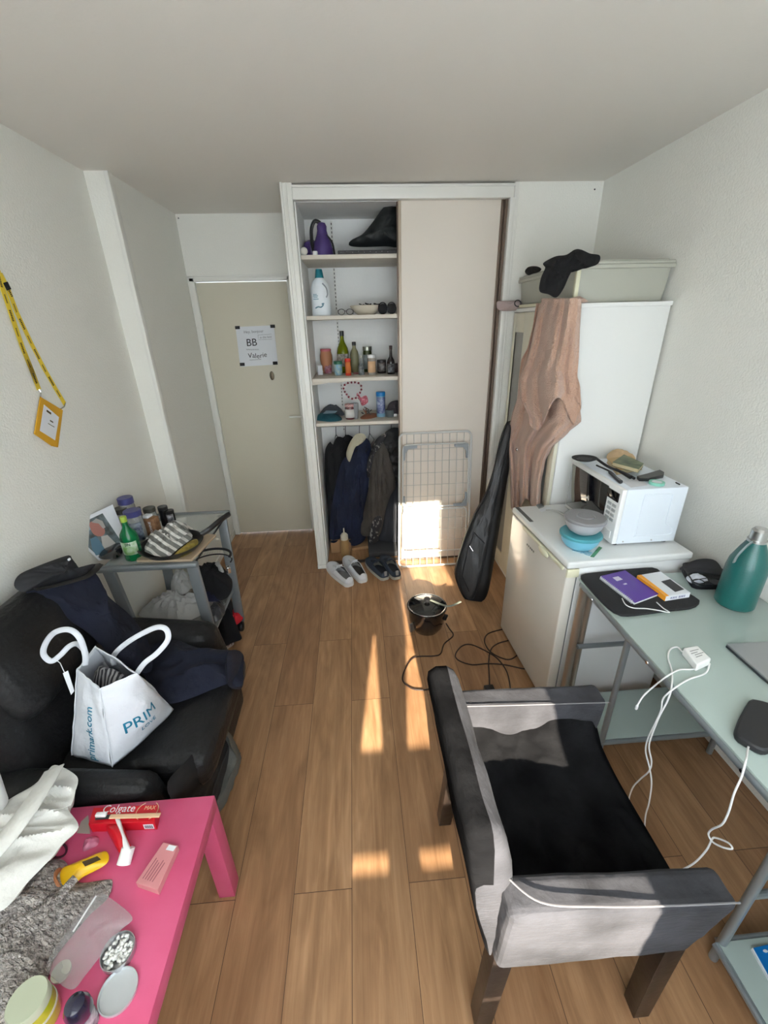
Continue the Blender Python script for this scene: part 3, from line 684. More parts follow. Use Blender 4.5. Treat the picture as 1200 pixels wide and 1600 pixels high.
hang('patterned_shirt', 'black and white patterned shirt showing along the edge of the taupe coat', 'shirt', [(574, 745), (574, 722), (581, 700), (590, 684), (603, 676), (606, 680), (598, 688), (587, 703), (579, 722), (577, 745)], 3.09, lin, tf=.02, tb=.03, fold=.006, n=60, rings=8)
hang('striped_cloth', 'patterned hem with a white corner hanging below the taupe coat', 'cloth', [(577, 836), (584, 810), (594, 806), (597, 818), (592, 832), (590, 846), (582, 850), (577, 846)], 3.04, lin, tf=.015, tb=.02, fold=.006, n=40, rings=8)
hang('black_jacket', 'black padded jacket squeezed between the taupe coat and the sliding door', 'jacket', [(598, 682), (606, 672), (618, 668), (630, 676), (634, 720), (628, 752), (616, 750), (606, 722), (598, 700)], 3.13, mat('black_padded', (.008, .008, .009), .6), tf=.05, seed=11, fscale=(14, 8, 14))
hang('grey_trousers', 'dark slate trousers hanging low behind the taupe coat', 'trousers', [(618, 752), (632, 752), (634, 820), (630, 850), (600, 846), (592, 838), (600, 800), (610, 770)], 3.20, mat('slate_wool', S(58, 60, 66), .9), seed=12)
# --- closet floor
ones('storage_case', lambda b: b.bb((.05, 3.02, 0), (.60, 3.40, .045), .006), mat('grey_felt', S(66, 66, 68), .9), 'flat dark grey case on the closet floor behind the navy trainers', 'case')
a_ = P(518, 866, Z=0); b_ = P(549, 862, Z=0)
cbx = thing('cardboard_box', 'small open brown cardboard box on the closet floor', 'box', (a_+b_)/2+V((0, .07, 0)))
def cbf(b): b.box((a_+b_)/2+V((0, .07, .065)), ((b_-a_).length, .13, .13), .0, .001)
part('carton', cbf, card, cbx)
part('flap', lambda b: b.hexa([(a_.x, a_.y+.001, .128), (b_.x, a_.y+.001, .128), (b_.x, a_.y+.05, .135), (a_.x, a_.y+.05, .135), (a_.x, a_.y, .131), (b_.x, a_.y, .131), (b_.x, a_.y+.05, .138), (a_.x, a_.y+.05, .138)]), card, cbx)
tc_ = V((P(540, 862, Z=0).x, a_.y-.025, 0))
tb_ = thing('tan_bottle', 'translucent tan bottle with a cream cap in front of the cardboard box', 'bottle', tc_)
part('body', lambda b: b.lathe([(0, 0), (.036, 0), (.038, .01), (.036, .13), (.03, .15), (0, .15)], tc_, 20), mat('tan_plastic', S(166, 132, 88), .35), tb_)
part('cap', lambda b: b.lathe([(0, .148), (.031, .148), (.031, .185), (.02, .20), (.006, .205), (.005, .25), (0, .25)], tc_, 20), mat('cream_cap', S(206, 198, 178), .5), tb_)
ones('cardboard_sheet', lambda b: b.box(P(563, 856, Z=0)+V((0, .03, .012)), (.16, .12, .024), .2, .001), card, 'flat cardboard package lying under the navy jacket', 'package')
# ================================================================ shoes
def shoe(name, label, toe, heel, upm, solem, inm, lacem, H=.078, W=.110, group=None, accent=None):
    toe = V(toe); heel = V(heel); toe.z = heel.z = 0
    ax = (toe-heel); L = ax.length; ax.normalize(); sd = V((-ax.y, ax.x, 0))
    t = thing(name, label, 'shoe', (toe+heel)/2, group)
    hw = lambda s: W/2*(.62+.38*math.sin(min(1, s*1.5)*PI/2) if s < .72 else 1.0)*min(1, math.sqrt(max(0, 1-((s-.0)/1.0)**7)))*min(1, .55+math.sqrt(max(s, 0)*4)) if s < 1 else 0
    def ring(s, k): return heel+ax*(L*s)
    N = 26
    def sole(b):
        pts = []
        for sg in (1, -1):
            rng = range(N+1) if sg == 1 else range(N, -1, -1)
            for i in rng:
                s = i/N; w = max(.004, hw(min(s, .999)))
                pts.append(heel+ax*(L*s)+sd*(sg*w*1.04))
        b.prism(pts, (0, 0, .028))
    part('sole', sole, solem, t, bevel=.004)
    def hh(s):
        if s < .42: return H*(1-.12*math.sin(PI*s/.42)+.22*s/.42)
        if s < .72: return H*(1.22-.42*(s-.42)/.3)
        return H*(.80-.12*(s-.72)/.28)*math.sqrt(max(0, 1-((s-.72)/.29)**3))+.008
    def up(b):
        M = 18; g = []
        for i in range(N+1):
            s = i/N; row = []
            for j in range(M+1):
                a = PI*j/M; w = max(.004, hw(min(s, .999)))
                taper = 1-.16*math.sin(a)**2 if s < .5 else 1-.1*math.sin(a)
                back = .012*math.sin(a) if i == 0 else 0
                row.append(b.bm.verts.new(heel+ax*(L*s+back)+sd*(w*math.cos(a)*taper)+V((0, 0, .022+(hh(s)-.022)*math.sin(a)**.6))))
            g.append(row)
        for i in range(N):
            for j in range(M):
                s = (i+.5)/N; a = (j+.5)/M
                if .05 < s < .47 and .20 < a < .80: continue
                b.bm.faces.new([g[i][j], g[i+1][j], g[i+1][j+1], g[i][j+1]])
        b.bm.faces.new(list(reversed(g[0])))
    o = part('upper', up, [upm, inm], t, fix=True)
    so = o.modifiers.new('s', 'SOLIDIFY'); so.thickness = .004; so.offset = -1; so.material_offset = 1
    def ins(b): b.lathe([(0, .030), (1, .030), (1, .034), (0, .034)], (0, 0, 0), 20); [setattr(v, 'co', heel+ax*(L*.27+v.co.x*L*.24)+sd*(v.co.y*W*.38)+V((0, 0, v.co.z+.01))) for v in b.bm.verts]
    part('insole', ins, inm, t)
    def tongue(b):
        b.sheet(lambda u, v: heel+ax*(L*(.45+.21*v))+sd*((u-.5)*W*.42)+V((0, 0, hh(.45+.21*v)*(1.10 if v < .2 else .99)+.004*math.sin(u*PI))), 6, 6)
    part('tongue', tongue, upm, t, solid=.006)
    def lace(b):
        for k in range(5):
            s = .47+.045*k
            b.tube([heel+ax*(L*s)+sd*(q*W*.22)+V((0, 0, hh(s)*.99+.006*(1-abs(q)))) for q in (-1, -.5, 0, .5, 1)], .0028, 6)
        b.tube(spline([heel+ax*(L*.46)+V((0, 0, H)), heel+ax*(L*.44)+sd*.02+V((0, 0, H+.03)), heel+ax*(L*.42)+sd*.035+V((0, 0, H+.012)), heel+ax*(L*.5)+sd*.05+V((0, 0, H-.03))], 5), .0024, 6)
    part('laces', lace, lacem, t)
    if accent: part('heel_tab', lambda b: b.box(heel+ax*.004+V((0, 0, H*.78)), (.02, .012, .035), math.atan2(ax.y, ax.x)+PI/2, .002), accent, t)
    return t
wsh = mat('white_leather', S(222, 224, 228), .5, bump=(60, .1)); wsole = mat('white_rubber', S(226, 226, 224), .6)
greyin = mat('grey_lining', S(120, 120, 120), .9); darkin = mat('dark_lining', S(60, 58, 56), .9)
shoe('trainer', 'white trainer with the grey lining, left one of the white pair by the closet', P(514, 884, Z=0), P(548, 917, Z=0), wsh, wsole, greyin, wsh, group=None)
shoe('trainer', 'white trainer with a dark insole, right one of the white pair by the closet', P(540, 874, Z=0), P(569, 911, Z=0), wsh, wsole, darkin, wsh)
nsh = mat('navy_mesh', S(52, 62, 76), .8, bump=(90, .3)); nsole = mat('off_white_rubber', S(176, 172, 160), .7); nin = mat('navy_lining', S(24, 30, 40), .9)
shoe('running_shoe', 'navy running shoe with pale sole, nearer the white trainers', P(575, 876, Z=0), P(603, 907, Z=0), nsh, nsole, nin, nsh, H=.074, accent=mat('heel_grey', S(150, 150, 150), .6))
shoe('running_shoe', 'navy running shoe with pale sole, beside the foot of the drying rack', P(598, 872, Z=0), P(621, 906, Z=0), nsh, nsole, nin, nsh, H=.074, accent=mat('heel_grey', S(150, 150, 150), .6))

# ================================================================ drying rack folded against the sliding door
rkt = thing('drying_rack', 'white folded metal clothes airer leaning on the closed sliding door', 'drying rack', (.55, 2.84, 0))
rwhite = mat('rack_coating', S(206, 206, 203), .35); rwire = mat('rack_wire', S(172, 172, 166), .4); rgrey = mat('rack_joint', S(150, 156, 160), .5)
def rp_(u, v, off=0):      # u across 0..1, v up 0..1 on the leaning plane
    a = V((.278+.545*u, 2.835, .010)).lerp(V((.300+.512*u, 2.925, 1.040)), v); return a+V((0, -off, 0))
def rrect(u0, v0, u1, v1, ru, rv, off=0, n=5):
    pts = []
    for cu, cv, a0 in ((u1-ru, v1-rv, 0), (u0+ru, v1-rv, 90), (u0+ru, v0+rv, 180), (u1-ru, v0+rv, 270)):
        for k in range(n+1):
            a = math.radians(a0+90*k/n); pts.append(rp_(cu+ru*math.cos(a), cv+rv*math.sin(a), off))
    return pts
part('outer_frame', lambda b: b.tube(rrect(0, 0, 1, 1, .07, .035), .0075, 8, closed=True), rwhite, rkt)
part('wing_frame', lambda b: b.tube(rrect(.045, .475, .965, .925, .07, .035, .016), .006, 8, closed=True), rwhite, rkt)
part('wing_frame', lambda b: b.tube(rrect(.05, .125, .955, .455, .07, .035, .016), .006, 8, closed=True), rwhite, rkt)
def wires(b):
    for k in range(1, 10):
        u = k/10; b.tube([rp_(u, .005), rp_(u, .995)], .0022, 5)
    for k in range(1, 10):
        v = .13+k*.085; b.tube([rp_(.045, v, .018), rp_(.965, v, .018)], .0016, 5)
part('wires', wires, rwire, rkt)
for (u, v, su, sv) in ((.05, .92, 1, -1), (.95, .92, -1, -1), (.05, .47, 1, -1), (.95, .47, -1, 1), (.05, .46, 1, 1)):
    part('corner_joint', lambda b: b.prism([rp_(u, v, .008), rp_(u+.19*su, v, .008), rp_(u+.19*su, v+.018*sv, .008), rp_(u+.07*su, v+.022*sv, .008), rp_(u+.03*su, v+.05*sv, .008), rp_(u+.025*su, v+.10*sv, .008), rp_(u, v+.10*sv, .008)], (0, -.016, 0)), rgrey, rkt)

# ================================================================ guitar bag
g0 = P(738, 938, Z=0); g1 = V((.985, 2.71, 1.13)); gd = (g1-g0).normalized()
gw = V((.93, -.37, 0)).normalized(); gn = gd.cross(gw).normalized()
if gn.y > 0: gn = -gn
gout = [(798, 657), (790, 662), (780, 690), (770, 735), (758, 770), (740, 803), (727, 833), (716, 868), (710, 892), (714, 912), (727, 937), (744, 941), (756, 938), (764, 920), (772, 876), (781, 820), (788, 778), (796, 730), (802, 690), (803, 664)]
G = [PP(x, y, g0, gn) for x, y in gout]
gtn = thing('guitar_bag', 'black padded guitar bag leaning upright against the tall cabinet front', 'guitar bag', (g0.x, g0.y, 0))
nyl = mat('black_vinyl', (.024, .024, .026), .42, bump=(25, .5, (1, 1, .4)))
part('bag_body', lambda b: pillow(b, G, gn, .022, .04, n=96, rings=14, edge=.035, power=4, fold=.012, fscale=(9, 9, 5)), mat('black_nylon_dark', (.007, .007, .008), .6), gtn)
gf = [(792, 664), (782, 690), (772, 735), (760, 772), (742, 805), (729, 835), (718, 869), (713, 892), (717, 911), (729, 934), (740, 936), (749, 910), (758, 875), (766, 832), (777, 776), (788, 722), (797, 680), (797, 664)]
part('front_panel', lambda b: pillow(b, [PP(x, y, g0+gn*.05, gn) for x, y in gf], gn, .008, .004, n=96, rings=14, edge=.006, power=8, fold=.012, fscale=(14, 14, 6), seed=3), nyl, gtn)
part('piping', lambda b: b.tube([p for p in resample([PP(x, y, g0+gn*.058, gn) for x, y in gf], 80)], .0035, 6, closed=True), matt_black, gtn)
part('zip', lambda b: b.tube([PP(x, y, g0+gn*.068, gn) for x, y in ((741, 832), (748, 840), (757, 849))], .003, 6), matt_black, gtn)
part('zip_puller', lambda b: b.tube([PP(x, y, g0+gn*.070, gn) for x, y in ((734, 853), (739, 861))], .003, 6), chrome, gtn, 'silver zip puller')
part('pocket_seam', lambda b: b.tube([PP(x, y, g0+gn*.066, gn) for x, y in ((741, 832), (730, 862), (722, 900), (733, 925))], .003, 6), matt_black, gtn)

# ================================================================ tall cabinet
cb = thing('tall_cabinet', 'tall white cupboard with a narrow glazed door beside the closet', 'cupboard', (1.26, 2.5, 0))
cabw = mat('cabinet_white', S(232, 233, 230), .4); cabf = mat('cabinet_cream_front', S(220, 216, 196), .35)
part('carcass', lambda b: b.bb((1.052, 2.095, .0), (1.492, 2.885, 1.80), .0015), cabw, cb)
part('top_panel', lambda b: b.bb((1.030, 2.09, 1.795), (1.496, 2.89, 1.814), .002), cabw, cb)
def cdoor(y0, y1, gl0, gl1):
    def f(b):
        b.bb((1.031, y0, .05), (1.050, gl0, 1.79), .002); b.bb((1.031, gl1, .05), (1.050, y1, 1.79), .002)
        b.bb((1.031, gl0, .05), (1.050, gl1, .16), .002); b.bb((1.031, gl0, 1.68), (1.050, gl1, 1.79), .002)
    d = part('door', f, cabf, cb)
    part('glass_panel', lambda b: b.bb((1.038, gl0, .16), (1.044, gl1, 1.68)), mat('frosted_glass', S(140, 140, 134), .3), d, 'frosted grey glass')
    return d
cdoor(2.495, 2.882, 2.70, 2.84); cdoor(2.10, 2.490, 2.16, 2.25)
part('door_knob', lambda b: b.lathe([(0, 0), (.006, 0), (.006, .014), (.013, .02), (.011, .027), (0, .028)], (1.031, 2.55, 1.0), 14, R=Matrix.Rotation(-PI/2, 3, 'Y')), chrome, cb)
# mauve band sticking out at the closet edge
mv = mat('mauve_jersey', S(176, 158, 154), .9, bump=(60, .3))
ones('mauve_headband', lambda b: pillow(b, [P(x, y, Y=2.86) for x, y in ((777, 471), (790, 470), (812, 470), (824, 476), (812, 484), (790, 486), (779, 484), (776, 478))], (0, -1, 0), .025, .02, n=48, rings=8, fold=.012, fscale=(10, 20, 40)), mv, 'rolled mauve fabric lying at the back corner on top of the cupboard', 'fabric')
ones('hair_elastic', lambda b: b.tube([P(809+5*math.cos(a*PI/6), 474+5*math.sin(a*PI/6), Y=2.83) for a in range(12)], .003, 6, closed=True), matt_black, 'thin black hair elastic looped on the mauve fabric', 'hair tie')
# storage box on top
z0 = 1.816
bxt = thing('storage_box', 'translucent cream plastic storage box with flat lid on top of the tall cupboard', 'storage box', (1.27, 2.49, z0))
tubm = glassm('cream_translucent', S(214, 214, 200), .35, .35)
def taper_box(b, x0, x1, y0, y1, za, zb, f):
    b.hexa([(x0+f, y0+f, za), (x1-f, y0+f, za), (x1-f, y1-f, za), (x0+f, y1-f, za), (x0, y0, zb), (x1, y0, zb), (x1, y1, zb), (x0, y1, zb)], .006, 2)
part('tub', lambda b: taper_box(b, 1.045, 1.490, 2.14, 2.86, z0, 1.975, .012), tubm, bxt)
part('lid', lambda b: (b.bb((1.036, 2.13, 1.972), (1.496, 2.87, 1.985), .004), b.bb((1.055, 2.15, 1.985), (1.475, 2.85, 1.992), .003)), tubm, bxt)
part('rim', lambda b: b.bb((1.033, 2.127, 1.955), (1.499, 2.873, 1.972), .004), tubm, bxt)
part('corner_rib', lambda b: (b.bb((1.036, 2.132, z0), (1.056, 2.15, 1.96), .004), b.bb((1.036, 2.14, z0), (1.044, 2.86, z0+.018), .003)), cream_p, bxt)
# black garment over the box corner
blk = mat('black_cotton', (.004, .004, .005), .95)
bg = [(869, 465), (857, 460), (843, 455), (845, 435), (852, 418), (848, 412), (858, 405), (870, 400), (885, 398), (898, 390), (908, 390), (922, 396), (937, 399), (936, 410), (926, 416), (912, 413), (900, 415), (890, 430), (880, 452)]
ones('black_garment', lambda b: pillow(b, [P(x, y, Y=2.10) for x, y in bg], (-.3, -1, .2), .03, .012, n=110, rings=12, fold=.03, fscale=(18, 18, 18), center=P(873, 428, Y=2.10), seed=5), blk, 'black garment draped over the near corner of the cream storage box', 'garment')
ones('black_sock', lambda b: pillow(b, [P(x, y, X=1.030) for x, y in ((820, 424), (826, 417), (838, 416), (846, 420), (842, 425), (832, 428), (825, 430))], (-1, -1, .2), .02, .014, n=40, rings=6, fold=.01, fscale=(20, 20, 20)), blk, 'small black sock end on the far edge of the cream storage box', 'sock')

# ================================================================ towel over the cupboard corner
def corner_pt(x, y, off, cx=1.026, cy=2.086):
    a = P(x, y, X=cx-off); b = P(x, y, Y=cy-off)
    return a if (a-CAM).length > (b-CAM).length else b
def lerp_tab(tab, y):
    for (y0, x0), (y1, x1) in zip(tab, tab[1:]):
        if y <= y1: t = (y-y0)/(y1-y0); t = t*t*(3-2*t)*.4+t*.6; return x0+(x1-x0)*t
    return tab[-1][1]
tw = mat('towel_brown', S(206, 170, 148), .95, sheen=.5, bump=(160, .9), var=(S(198, 158, 135), 10, (1, 1, .5)))
def drape(b, L, R, y0, y1, off, amp, freq, seed, ny=70, nx=44, bot=None):
    def f(u, v):
        y = y0+(y1-y0)*v
        x = lerp_tab(L, y)+(lerp_tab(R, y)-lerp_tab(L, y))*u
        if bot: y = y+bot(u)*v**3
        w = math.sin(u*freq*2*PI+seed+1.3*math.sin(v*3+seed))+.5*math.sin(u*freq*4.6*PI+seed*2+v*4)
        am = amp*(.45+.75*v)
        return corner_pt(x, y, off+am*(w+1.2))+V((0, 0, 0))
    b.sheet(f, nx, ny)
towl = thing('bath_towel', 'pinkish brown bath towel draped over the near top corner of the cupboard', 'towel', (1.0, 2.08, .8))
def tw1(b):
    drape(b, [(475, 838), (505, 834), (540, 826), (565, 814), (590, 811), (620, 809), (650, 800), (690, 791), (720, 795), (760, 798), (800, 799)],
          [(466, 884), (500, 882), (560, 886), (640, 906), (658, 908), (675, 888), (700, 862), (720, 852), (760, 845), (800, 843)], 474, 793, .006, .016, 2.6, 1.0, bot=lambda u: 10*math.sin(u*9)-6*u)
part('towel_lower_layer', tw1, tw, towl, solid=.006, angle=80)
def tw2(b):
    drape(b, [(474, 846), (500, 838), (530, 832), (560, 824), (590, 812), (620, 814), (645, 826), (665, 829)],
          [(466, 908), (520, 905), (560, 904), (585, 902), (600, 906), (630, 908), (650, 900), (665, 888)], 466, 655, .040, .016, 2.1, 2.4, bot=lambda u: 26*math.sin(u*6.5+.6)-8)
part('towel_upper_layer', tw2, tw, towl, solid=.006, angle=80)
def tw3(b):
    b.sheet(lambda u, v: V((.945+.10*u+.20*v, 2.02+.05*v+.02*u, 1.842+.004*math.sin(u*9)-.012*(1-v))) , 10, 10)
part('towel_fold', lambda b: heap(b, [(1.0, 2.05, 1.818), (1.06, 2.04, 1.818), (1.075, 2.10, 1.818), (1.07, 2.125, 1.818), (1.02, 2.125, 1.818), (.985, 2.12, 1.818)], .018, n=40, rings=6, fold=.006, fscale=(30, 30, 30)), tw, towl)
# ================================================================ fridge
fr_rot = -math.radians(2.5)
FR = Matrix.Rotation(-fr_rot, 3, 'Z')
fo_ = V((.845, 1.455, 0))            # near front corner; u runs towards the wall, v away from the camera
def fp(u, v, z): return fo_+FR@V((u, v, 0))+V((0, 0, z))
fz = .828
frg = thing('fridge', 'white under-counter fridge standing between the tall cupboard and the desk', 'fridge', fp(.28, .3, 0))
def fbox(b, u0, v0, z0, u1, v1, z1, bev=0, seg=2):
    b.hexa([fp(u0, v0, z0), fp(u1, v0, z0), fp(u1, v1, z0), fp(u0, v1, z0), fp(u0, v0, z1), fp(u1, v0, z1), fp(u1, v1, z1), fp(u0, v1, z1)], bev, seg)
part('cabinet', lambda b: fbox(b, .055, .008, .02, .56, .585, fz-.032, .003), white_enamel, frg)
part('top', lambda b: fbox(b, .0, .0, fz-.034, .565, .595, fz, .010, 3), mat('fridge_top', S(226, 228, 226), .35), frg)
dd = part('door', lambda b: fbox(b, .003, .004, .03, .050, .590, fz-.040, .006, 3), fridge_door_m, frg)
part('door_gasket', lambda b: fbox(b, .049, .010, .035, .056, .585, fz-.045), mat('gasket_grey', S(110, 112, 112), .7), frg)
def hand(b):
    fbox(b, -.006, .03, fz-.052, .006, .44, fz-.036, .003)
    b.ball(fp(-.006, .20, fz-.055), 1, 3, scale=(.010, .05, .018))
part('door_handle', hand, cream_p, dd)
part('vent_slot', lambda b: (fbox(b, .012, .40, fz-.0005, .032, .585, fz+.0008)), mat('slot_grey', S(96, 96, 94), .6), frg)
part('badge', lambda b: [fbox(b, -.0005+.0, .30+.018*i, fz-.118, .0032, .308+.018*i, fz-.110) for i in range(5)], mat('badge_grey', S(130, 128, 122), .4, .5), dd)
part('hinge_cover', lambda b: fbox(b, .003, .0, fz-.075, .058, .012, fz-.036, .004), cream_p, frg)
for (u, v) in ((.08, .03), (.08, .56), (.53, .03), (.53, .56)):
    part('foot', lambda b: b.lathe([(0, 0), (.018, 0), (.018, .022), (0, .022)], fp(u, v, 0), 12), black_p, frg)
# ---- microwave
mz = fz+.012
m0 = P(955, 851, Z=mz); m1 = P(1053, 845, Z=mz); m2 = P(877, 791, Z=mz)
mu = (m1-m0); mu.z = 0; mv_ = (m2-m0); mv_.z = 0
Lu = mu.length; Lv = mv_.length; mu.normalize(); mv_ = V((-mu.y, mu.x, 0))
def mp_(u, v, z): return m0+mu*u+mv_*v+V((0, 0, z))
MH = .255
mw = thing('microwave', 'white microwave oven with dark glass door on top of the fridge', 'microwave', mp_(Lu/2, Lv/2, -.012))
def mbox(b, u0, v0, z0, u1, v1, z1, bev=0, seg=2):
    b.hexa([mp_(u0, v0, z0), mp_(u1, v0, z0), mp_(u1, v1, z0), mp_(u0, v1, z0), mp_(u0, v0, z1), mp_(u1, v0, z1), mp_(u1, v1, z1), mp_(u0, v1, z1)], bev, seg)
part('casing', lambda b: mbox(b, .022, 0, 0, Lu, Lv, MH, .004), mat('microwave_casing', S(226, 234, 242), .35), mw)
part('front_frame', lambda b: mbox(b, .0, 0, 0, .022, Lv, MH, .004), white_p, mw)
part('door_glass', lambda b: mbox(b, -.004, .095, .018, .001, Lv-.012, MH-.016, .002), mat('dark_glass', (.008, .008, .009), .04, coat=1), mw)
part('display', lambda b: mbox(b, -.004, .014, MH-.062, .001, .096, MH-.022, .001), mat('display_black', (.006, .006, .007), .08), mw)
for r in range(4):
    for c in range(2):
        part('button', lambda b: mbox(b, -.003, .022+c*.034, MH-.09-r*.022, .001, .048+c*.034, MH-.078-r*.022, .001), mat('button_grey', S(176, 178, 178), .5), mw)
part('open_button', lambda b: mbox(b, -.004, .020, .02, .001, .086, .055, .002), white_p, mw)
def emb(b):
    pts = [(.11, .035), (.265, .035), (.275, .06), (.262, .08), (.235, .095), (.235, .215), (.225, .228), (.12, .228), (.105, .215), (.105, .05)]
    k = Lu/.30
    b.tube([mp_(u*k, -.0005, z) for u, z in [(p.x, p.y) for p in resample([V((u, z, 0)) for u, z in pts], 60)]], .0028, 6, closed=True)
part('side_embossing', emb, mat('microwave_casing', (1, 1, 1)), mw)
for u in (.05, .18): part('screw', lambda b: b.ball(mp_(u, -.001, .012), .004, 1), steel, mw)
for (u, v) in ((.03, .03), (.03, Lv-.03), (Lu-.03, .03), (Lu-.03, Lv-.03)):
    part('foot', lambda b: b.lathe([(0, -.012), (.014, -.012), (.014, 0), (0, 0)], mp_(u, v, 0), 12), black_p, mw)
# ---- bowls
def bowl(name, label, c, r, h, lid, body, lidm, ring=False):
    t = thing(name, label, 'bowl', c)
    part('bowl_body', lambda b: b.lathe([(0, 0), (r*.5, 0), (r*.72, .18*h), (r*.9, .5*h), (r*.97, .86*h), (r, h), (0, h)], c, 36), body, t)
    part('lid', lambda b: b.lathe([(0, h-.002), (r*1.05, h-.002), (r*1.06, h+.006), (r*1.0, h+.011), (r*.5, h+.012), (r*.46, h+.009), (r*.44, h+.009), (r*.40, h+.014), (0, h+.014)], c, 36), lidm, t)
    return t
cbw = P(912, 862, Z=fz); rbw = wpx(30, cbw); cbw = cbw+V((0, rbw*.55, .0))
hb = .062
bowl('lidded_bowl', 'light blue plastic bowl with lid, under the grey bowl on the fridge', V((cbw.x, cbw.y, fz)), rbw, hb, 1, mat('light_blue_plastic', S(116, 190, 214), .35), mat('turquoise_lid', S(80, 160, 172), .4))
bowl('lidded_bowl', 'grey plastic bowl with matching lid, stacked on the blue bowl', V((cbw.x+.004, cbw.y-.004, fz+hb+.0145)), rbw*.98, .062, 1, mat('light_grey_plastic', S(176, 180, 184), .4), mat('grey_lid', S(140, 140, 142), .45))
# ---- cards under the bowl
def flatcard(name, label, cat, pts, Z, m, t=.001, **k):
    return ones(name, lambda b: b.prism([P(x, y, Z=Z) for x, y in pts], (0, 0, t)), m, label, cat, **k)
flatcard('greeting_card', 'pale card with blue print lying in front of the light blue bowl', 'card', [(893, 860), (902, 854), (926, 864), (921, 869)], fz+.0005, mat('pale_card', S(200, 216, 220), .6, var=(S(120, 180, 200), 60)))
flatcard('greeting_card', 'small white and green card sticking out beside the pale card', 'card', [(922, 870), (936, 854), (941, 856), (928, 871)], fz+.0005, mat('green_card', S(90, 150, 110), .6))
flatcard('paper_slip', 'thin white slip on the far side of the fridge top', 'paper', [(842, 797), (858, 792), (862, 795), (846, 800)], fz+.0005, paper)
def spat(b):
    pts = [P(x, y, Z=fz+.006) for x, y in ((853, 797), (868, 798), (880, 803), (888, 809))]
    b.tube(spline(pts, 5), .008, 8, flat=(.009, .0025))
ones('steel_spatula', spat, steel, 'grey metal spatula handle lying behind the bowls on the fridge', 'spatula')
flatcard('grey_card', 'small grey folded cloth at the far edge of the fridge top', 'cloth', [(838, 790), (846, 788), (850, 792), (842, 795)], fz+.0005, mat('grey_cloth', S(120, 120, 118), .8), t=.006)
# ---- things on the microwave
tz = mz+MH
def spoon(b):
    c = P(913, 718, Z=tz+.030); r = wpx(19, c)
    M = Matrix.Rotation(-.1, 3, 'Y')
    n = 28
    for rr, zz in (((1.0), 0), ):
        pass
    b.lathe([(0, -.004), (r*.7, -.002), (r, .006), (r*1.02, .010), (r*.96, .010), (r*.68, .002), (0, .0)], c, n, sy=.82)
    pts = [c+V((r*.9, -.01, .006)), P(950, 729, Z=tz+.03), P(975, 739, Z=tz+.022), P(992, 748, Z=tz+.01)]
    b.tube(spline(pts, 6), .006, 8)
sp = thing('slotted_spoon', 'large black perforated skimmer resting on the microwave', 'skimmer', P(913, 718, Z=tz))
part('skimmer_head', spoon, matt_black, sp)
def holes(b):
    c = P(913, 718, Z=tz+.030)
    for i in range(-3, 4):
        for j in range(-3, 4):
            if i*i+j*j < 11: b.lathe([(0, .0035), (.0028, .0035), (.0028, .0045), (0, .0045)], c+V((i*.011, j*.009, 0)), 8)
part('drain_holes', holes, mat('hole_grey', S(96, 98, 98), .6), sp)
part('handle_grip', lambda b: b.tube([P(962, 733, Z=tz+.028), P(986, 746, Z=tz+.014)], [.006, .009], 8), black_p, sp)
fk = thing('serving_spatula', 'long black spatula with dark handle lying across the microwave', 'spatula', P(985, 745, Z=tz))
part('shaft', lambda b: b.tube(spline([P(932, 727, Z=tz+.012), P(955, 738, Z=tz+.01), P(968, 752, Z=tz+.008)], 5), .004, 8), black_p, fk)
part('handle', lambda b: b.tube([P(952, 738, Z=tz+.01), P(970, 753, Z=tz+.009)], [.005, .009], 8), black_p, fk)
def kn(b): b.prism([P(x, y, Z=tz+.004) for x, y in ((994, 748), (1010, 744), (1030, 738), (1037, 742), (1036, 747), (1012, 752), (998, 752))], (0, 0, .014))
ones('knife_sheath', kn, black_p, 'black handled kitchen tool at the back right of the microwave top', 'tool', bevel=.003)
def bk(name, label, pts, z, h, cover, page):
    t = thing(name, label, 'book', sum([P(x, y, Z=z) for x, y in pts], V())/4)
    q = [P(x, y, Z=z+h) for x, y in pts]; q = [V((p.x, p.y, z)) for p in q]
    c = sum(q, V())/4
    part('pages', lambda b: b.prism([c+(p-c)*.97+V((0, 0, .0015)) for p in q], (0, 0, h-.003)), page, t)
    part('cover', lambda b: (b.prism([p+V((0, 0, h-.0015)) for p in q], (0, 0, .0015)), b.prism([p for p in q], (0, 0, .0015))), cover, t)
    return t
pg_m = mat('aged_pages', S(200, 186, 150), .9, bump=(120, .3)); 
bk('paperback_book', 'worn paperback with crumpled tan cover under the green book', [(949, 716), (985, 712), (1005, 727), (965, 735)], tz, .022, mat('tan_cover', S(190, 160, 116), .8), pg_m)
bk('paperback_book', 'green covered paperback on top of the pile on the microwave', [(957, 722), (975, 710), (1006, 724), (998, 733)], tz+.0225, .018, mat('olive_cover', S(70, 82, 62), .6, var=(S(120, 130, 100), 22)), pg_m)
ones('crumpled_paper', lambda b: heap(b, [P(x, y, Z=tz) for x, y in ((948, 716), (951, 708), (965, 707), (988, 712), (992, 718), (970, 722), (955, 722))], .032, fold=.012, fscale=(30, 30, 30), n=40, rings=8), mat('tan_paper', S(206, 176, 138), .85), 'crumpled tan paper bag behind the books on the microwave', 'paper bag')
flatcard('envelope', 'white card with small print near the front edge of the microwave top', 'card', [(972, 752), (1000, 748), (1012, 758), (986, 762)], tz+.0005, mat('lilac_white_card', S(214, 214, 218), .7))
flatcard('leaflet', 'pale leaflet partly under the skimmer handles', 'leaflet', [(958, 745), (985, 742), (995, 750), (972, 755)], tz+.0002, paper)
tp = P(1028, 758, Z=tz); 
def tape(b):
    r0, r1 = .021, .031
    b.lathe([(r0, 0), (r1, 0), (r1, .012), (r0, .012), (r0, 0)], tp+V((0, .01, .0)), 28)
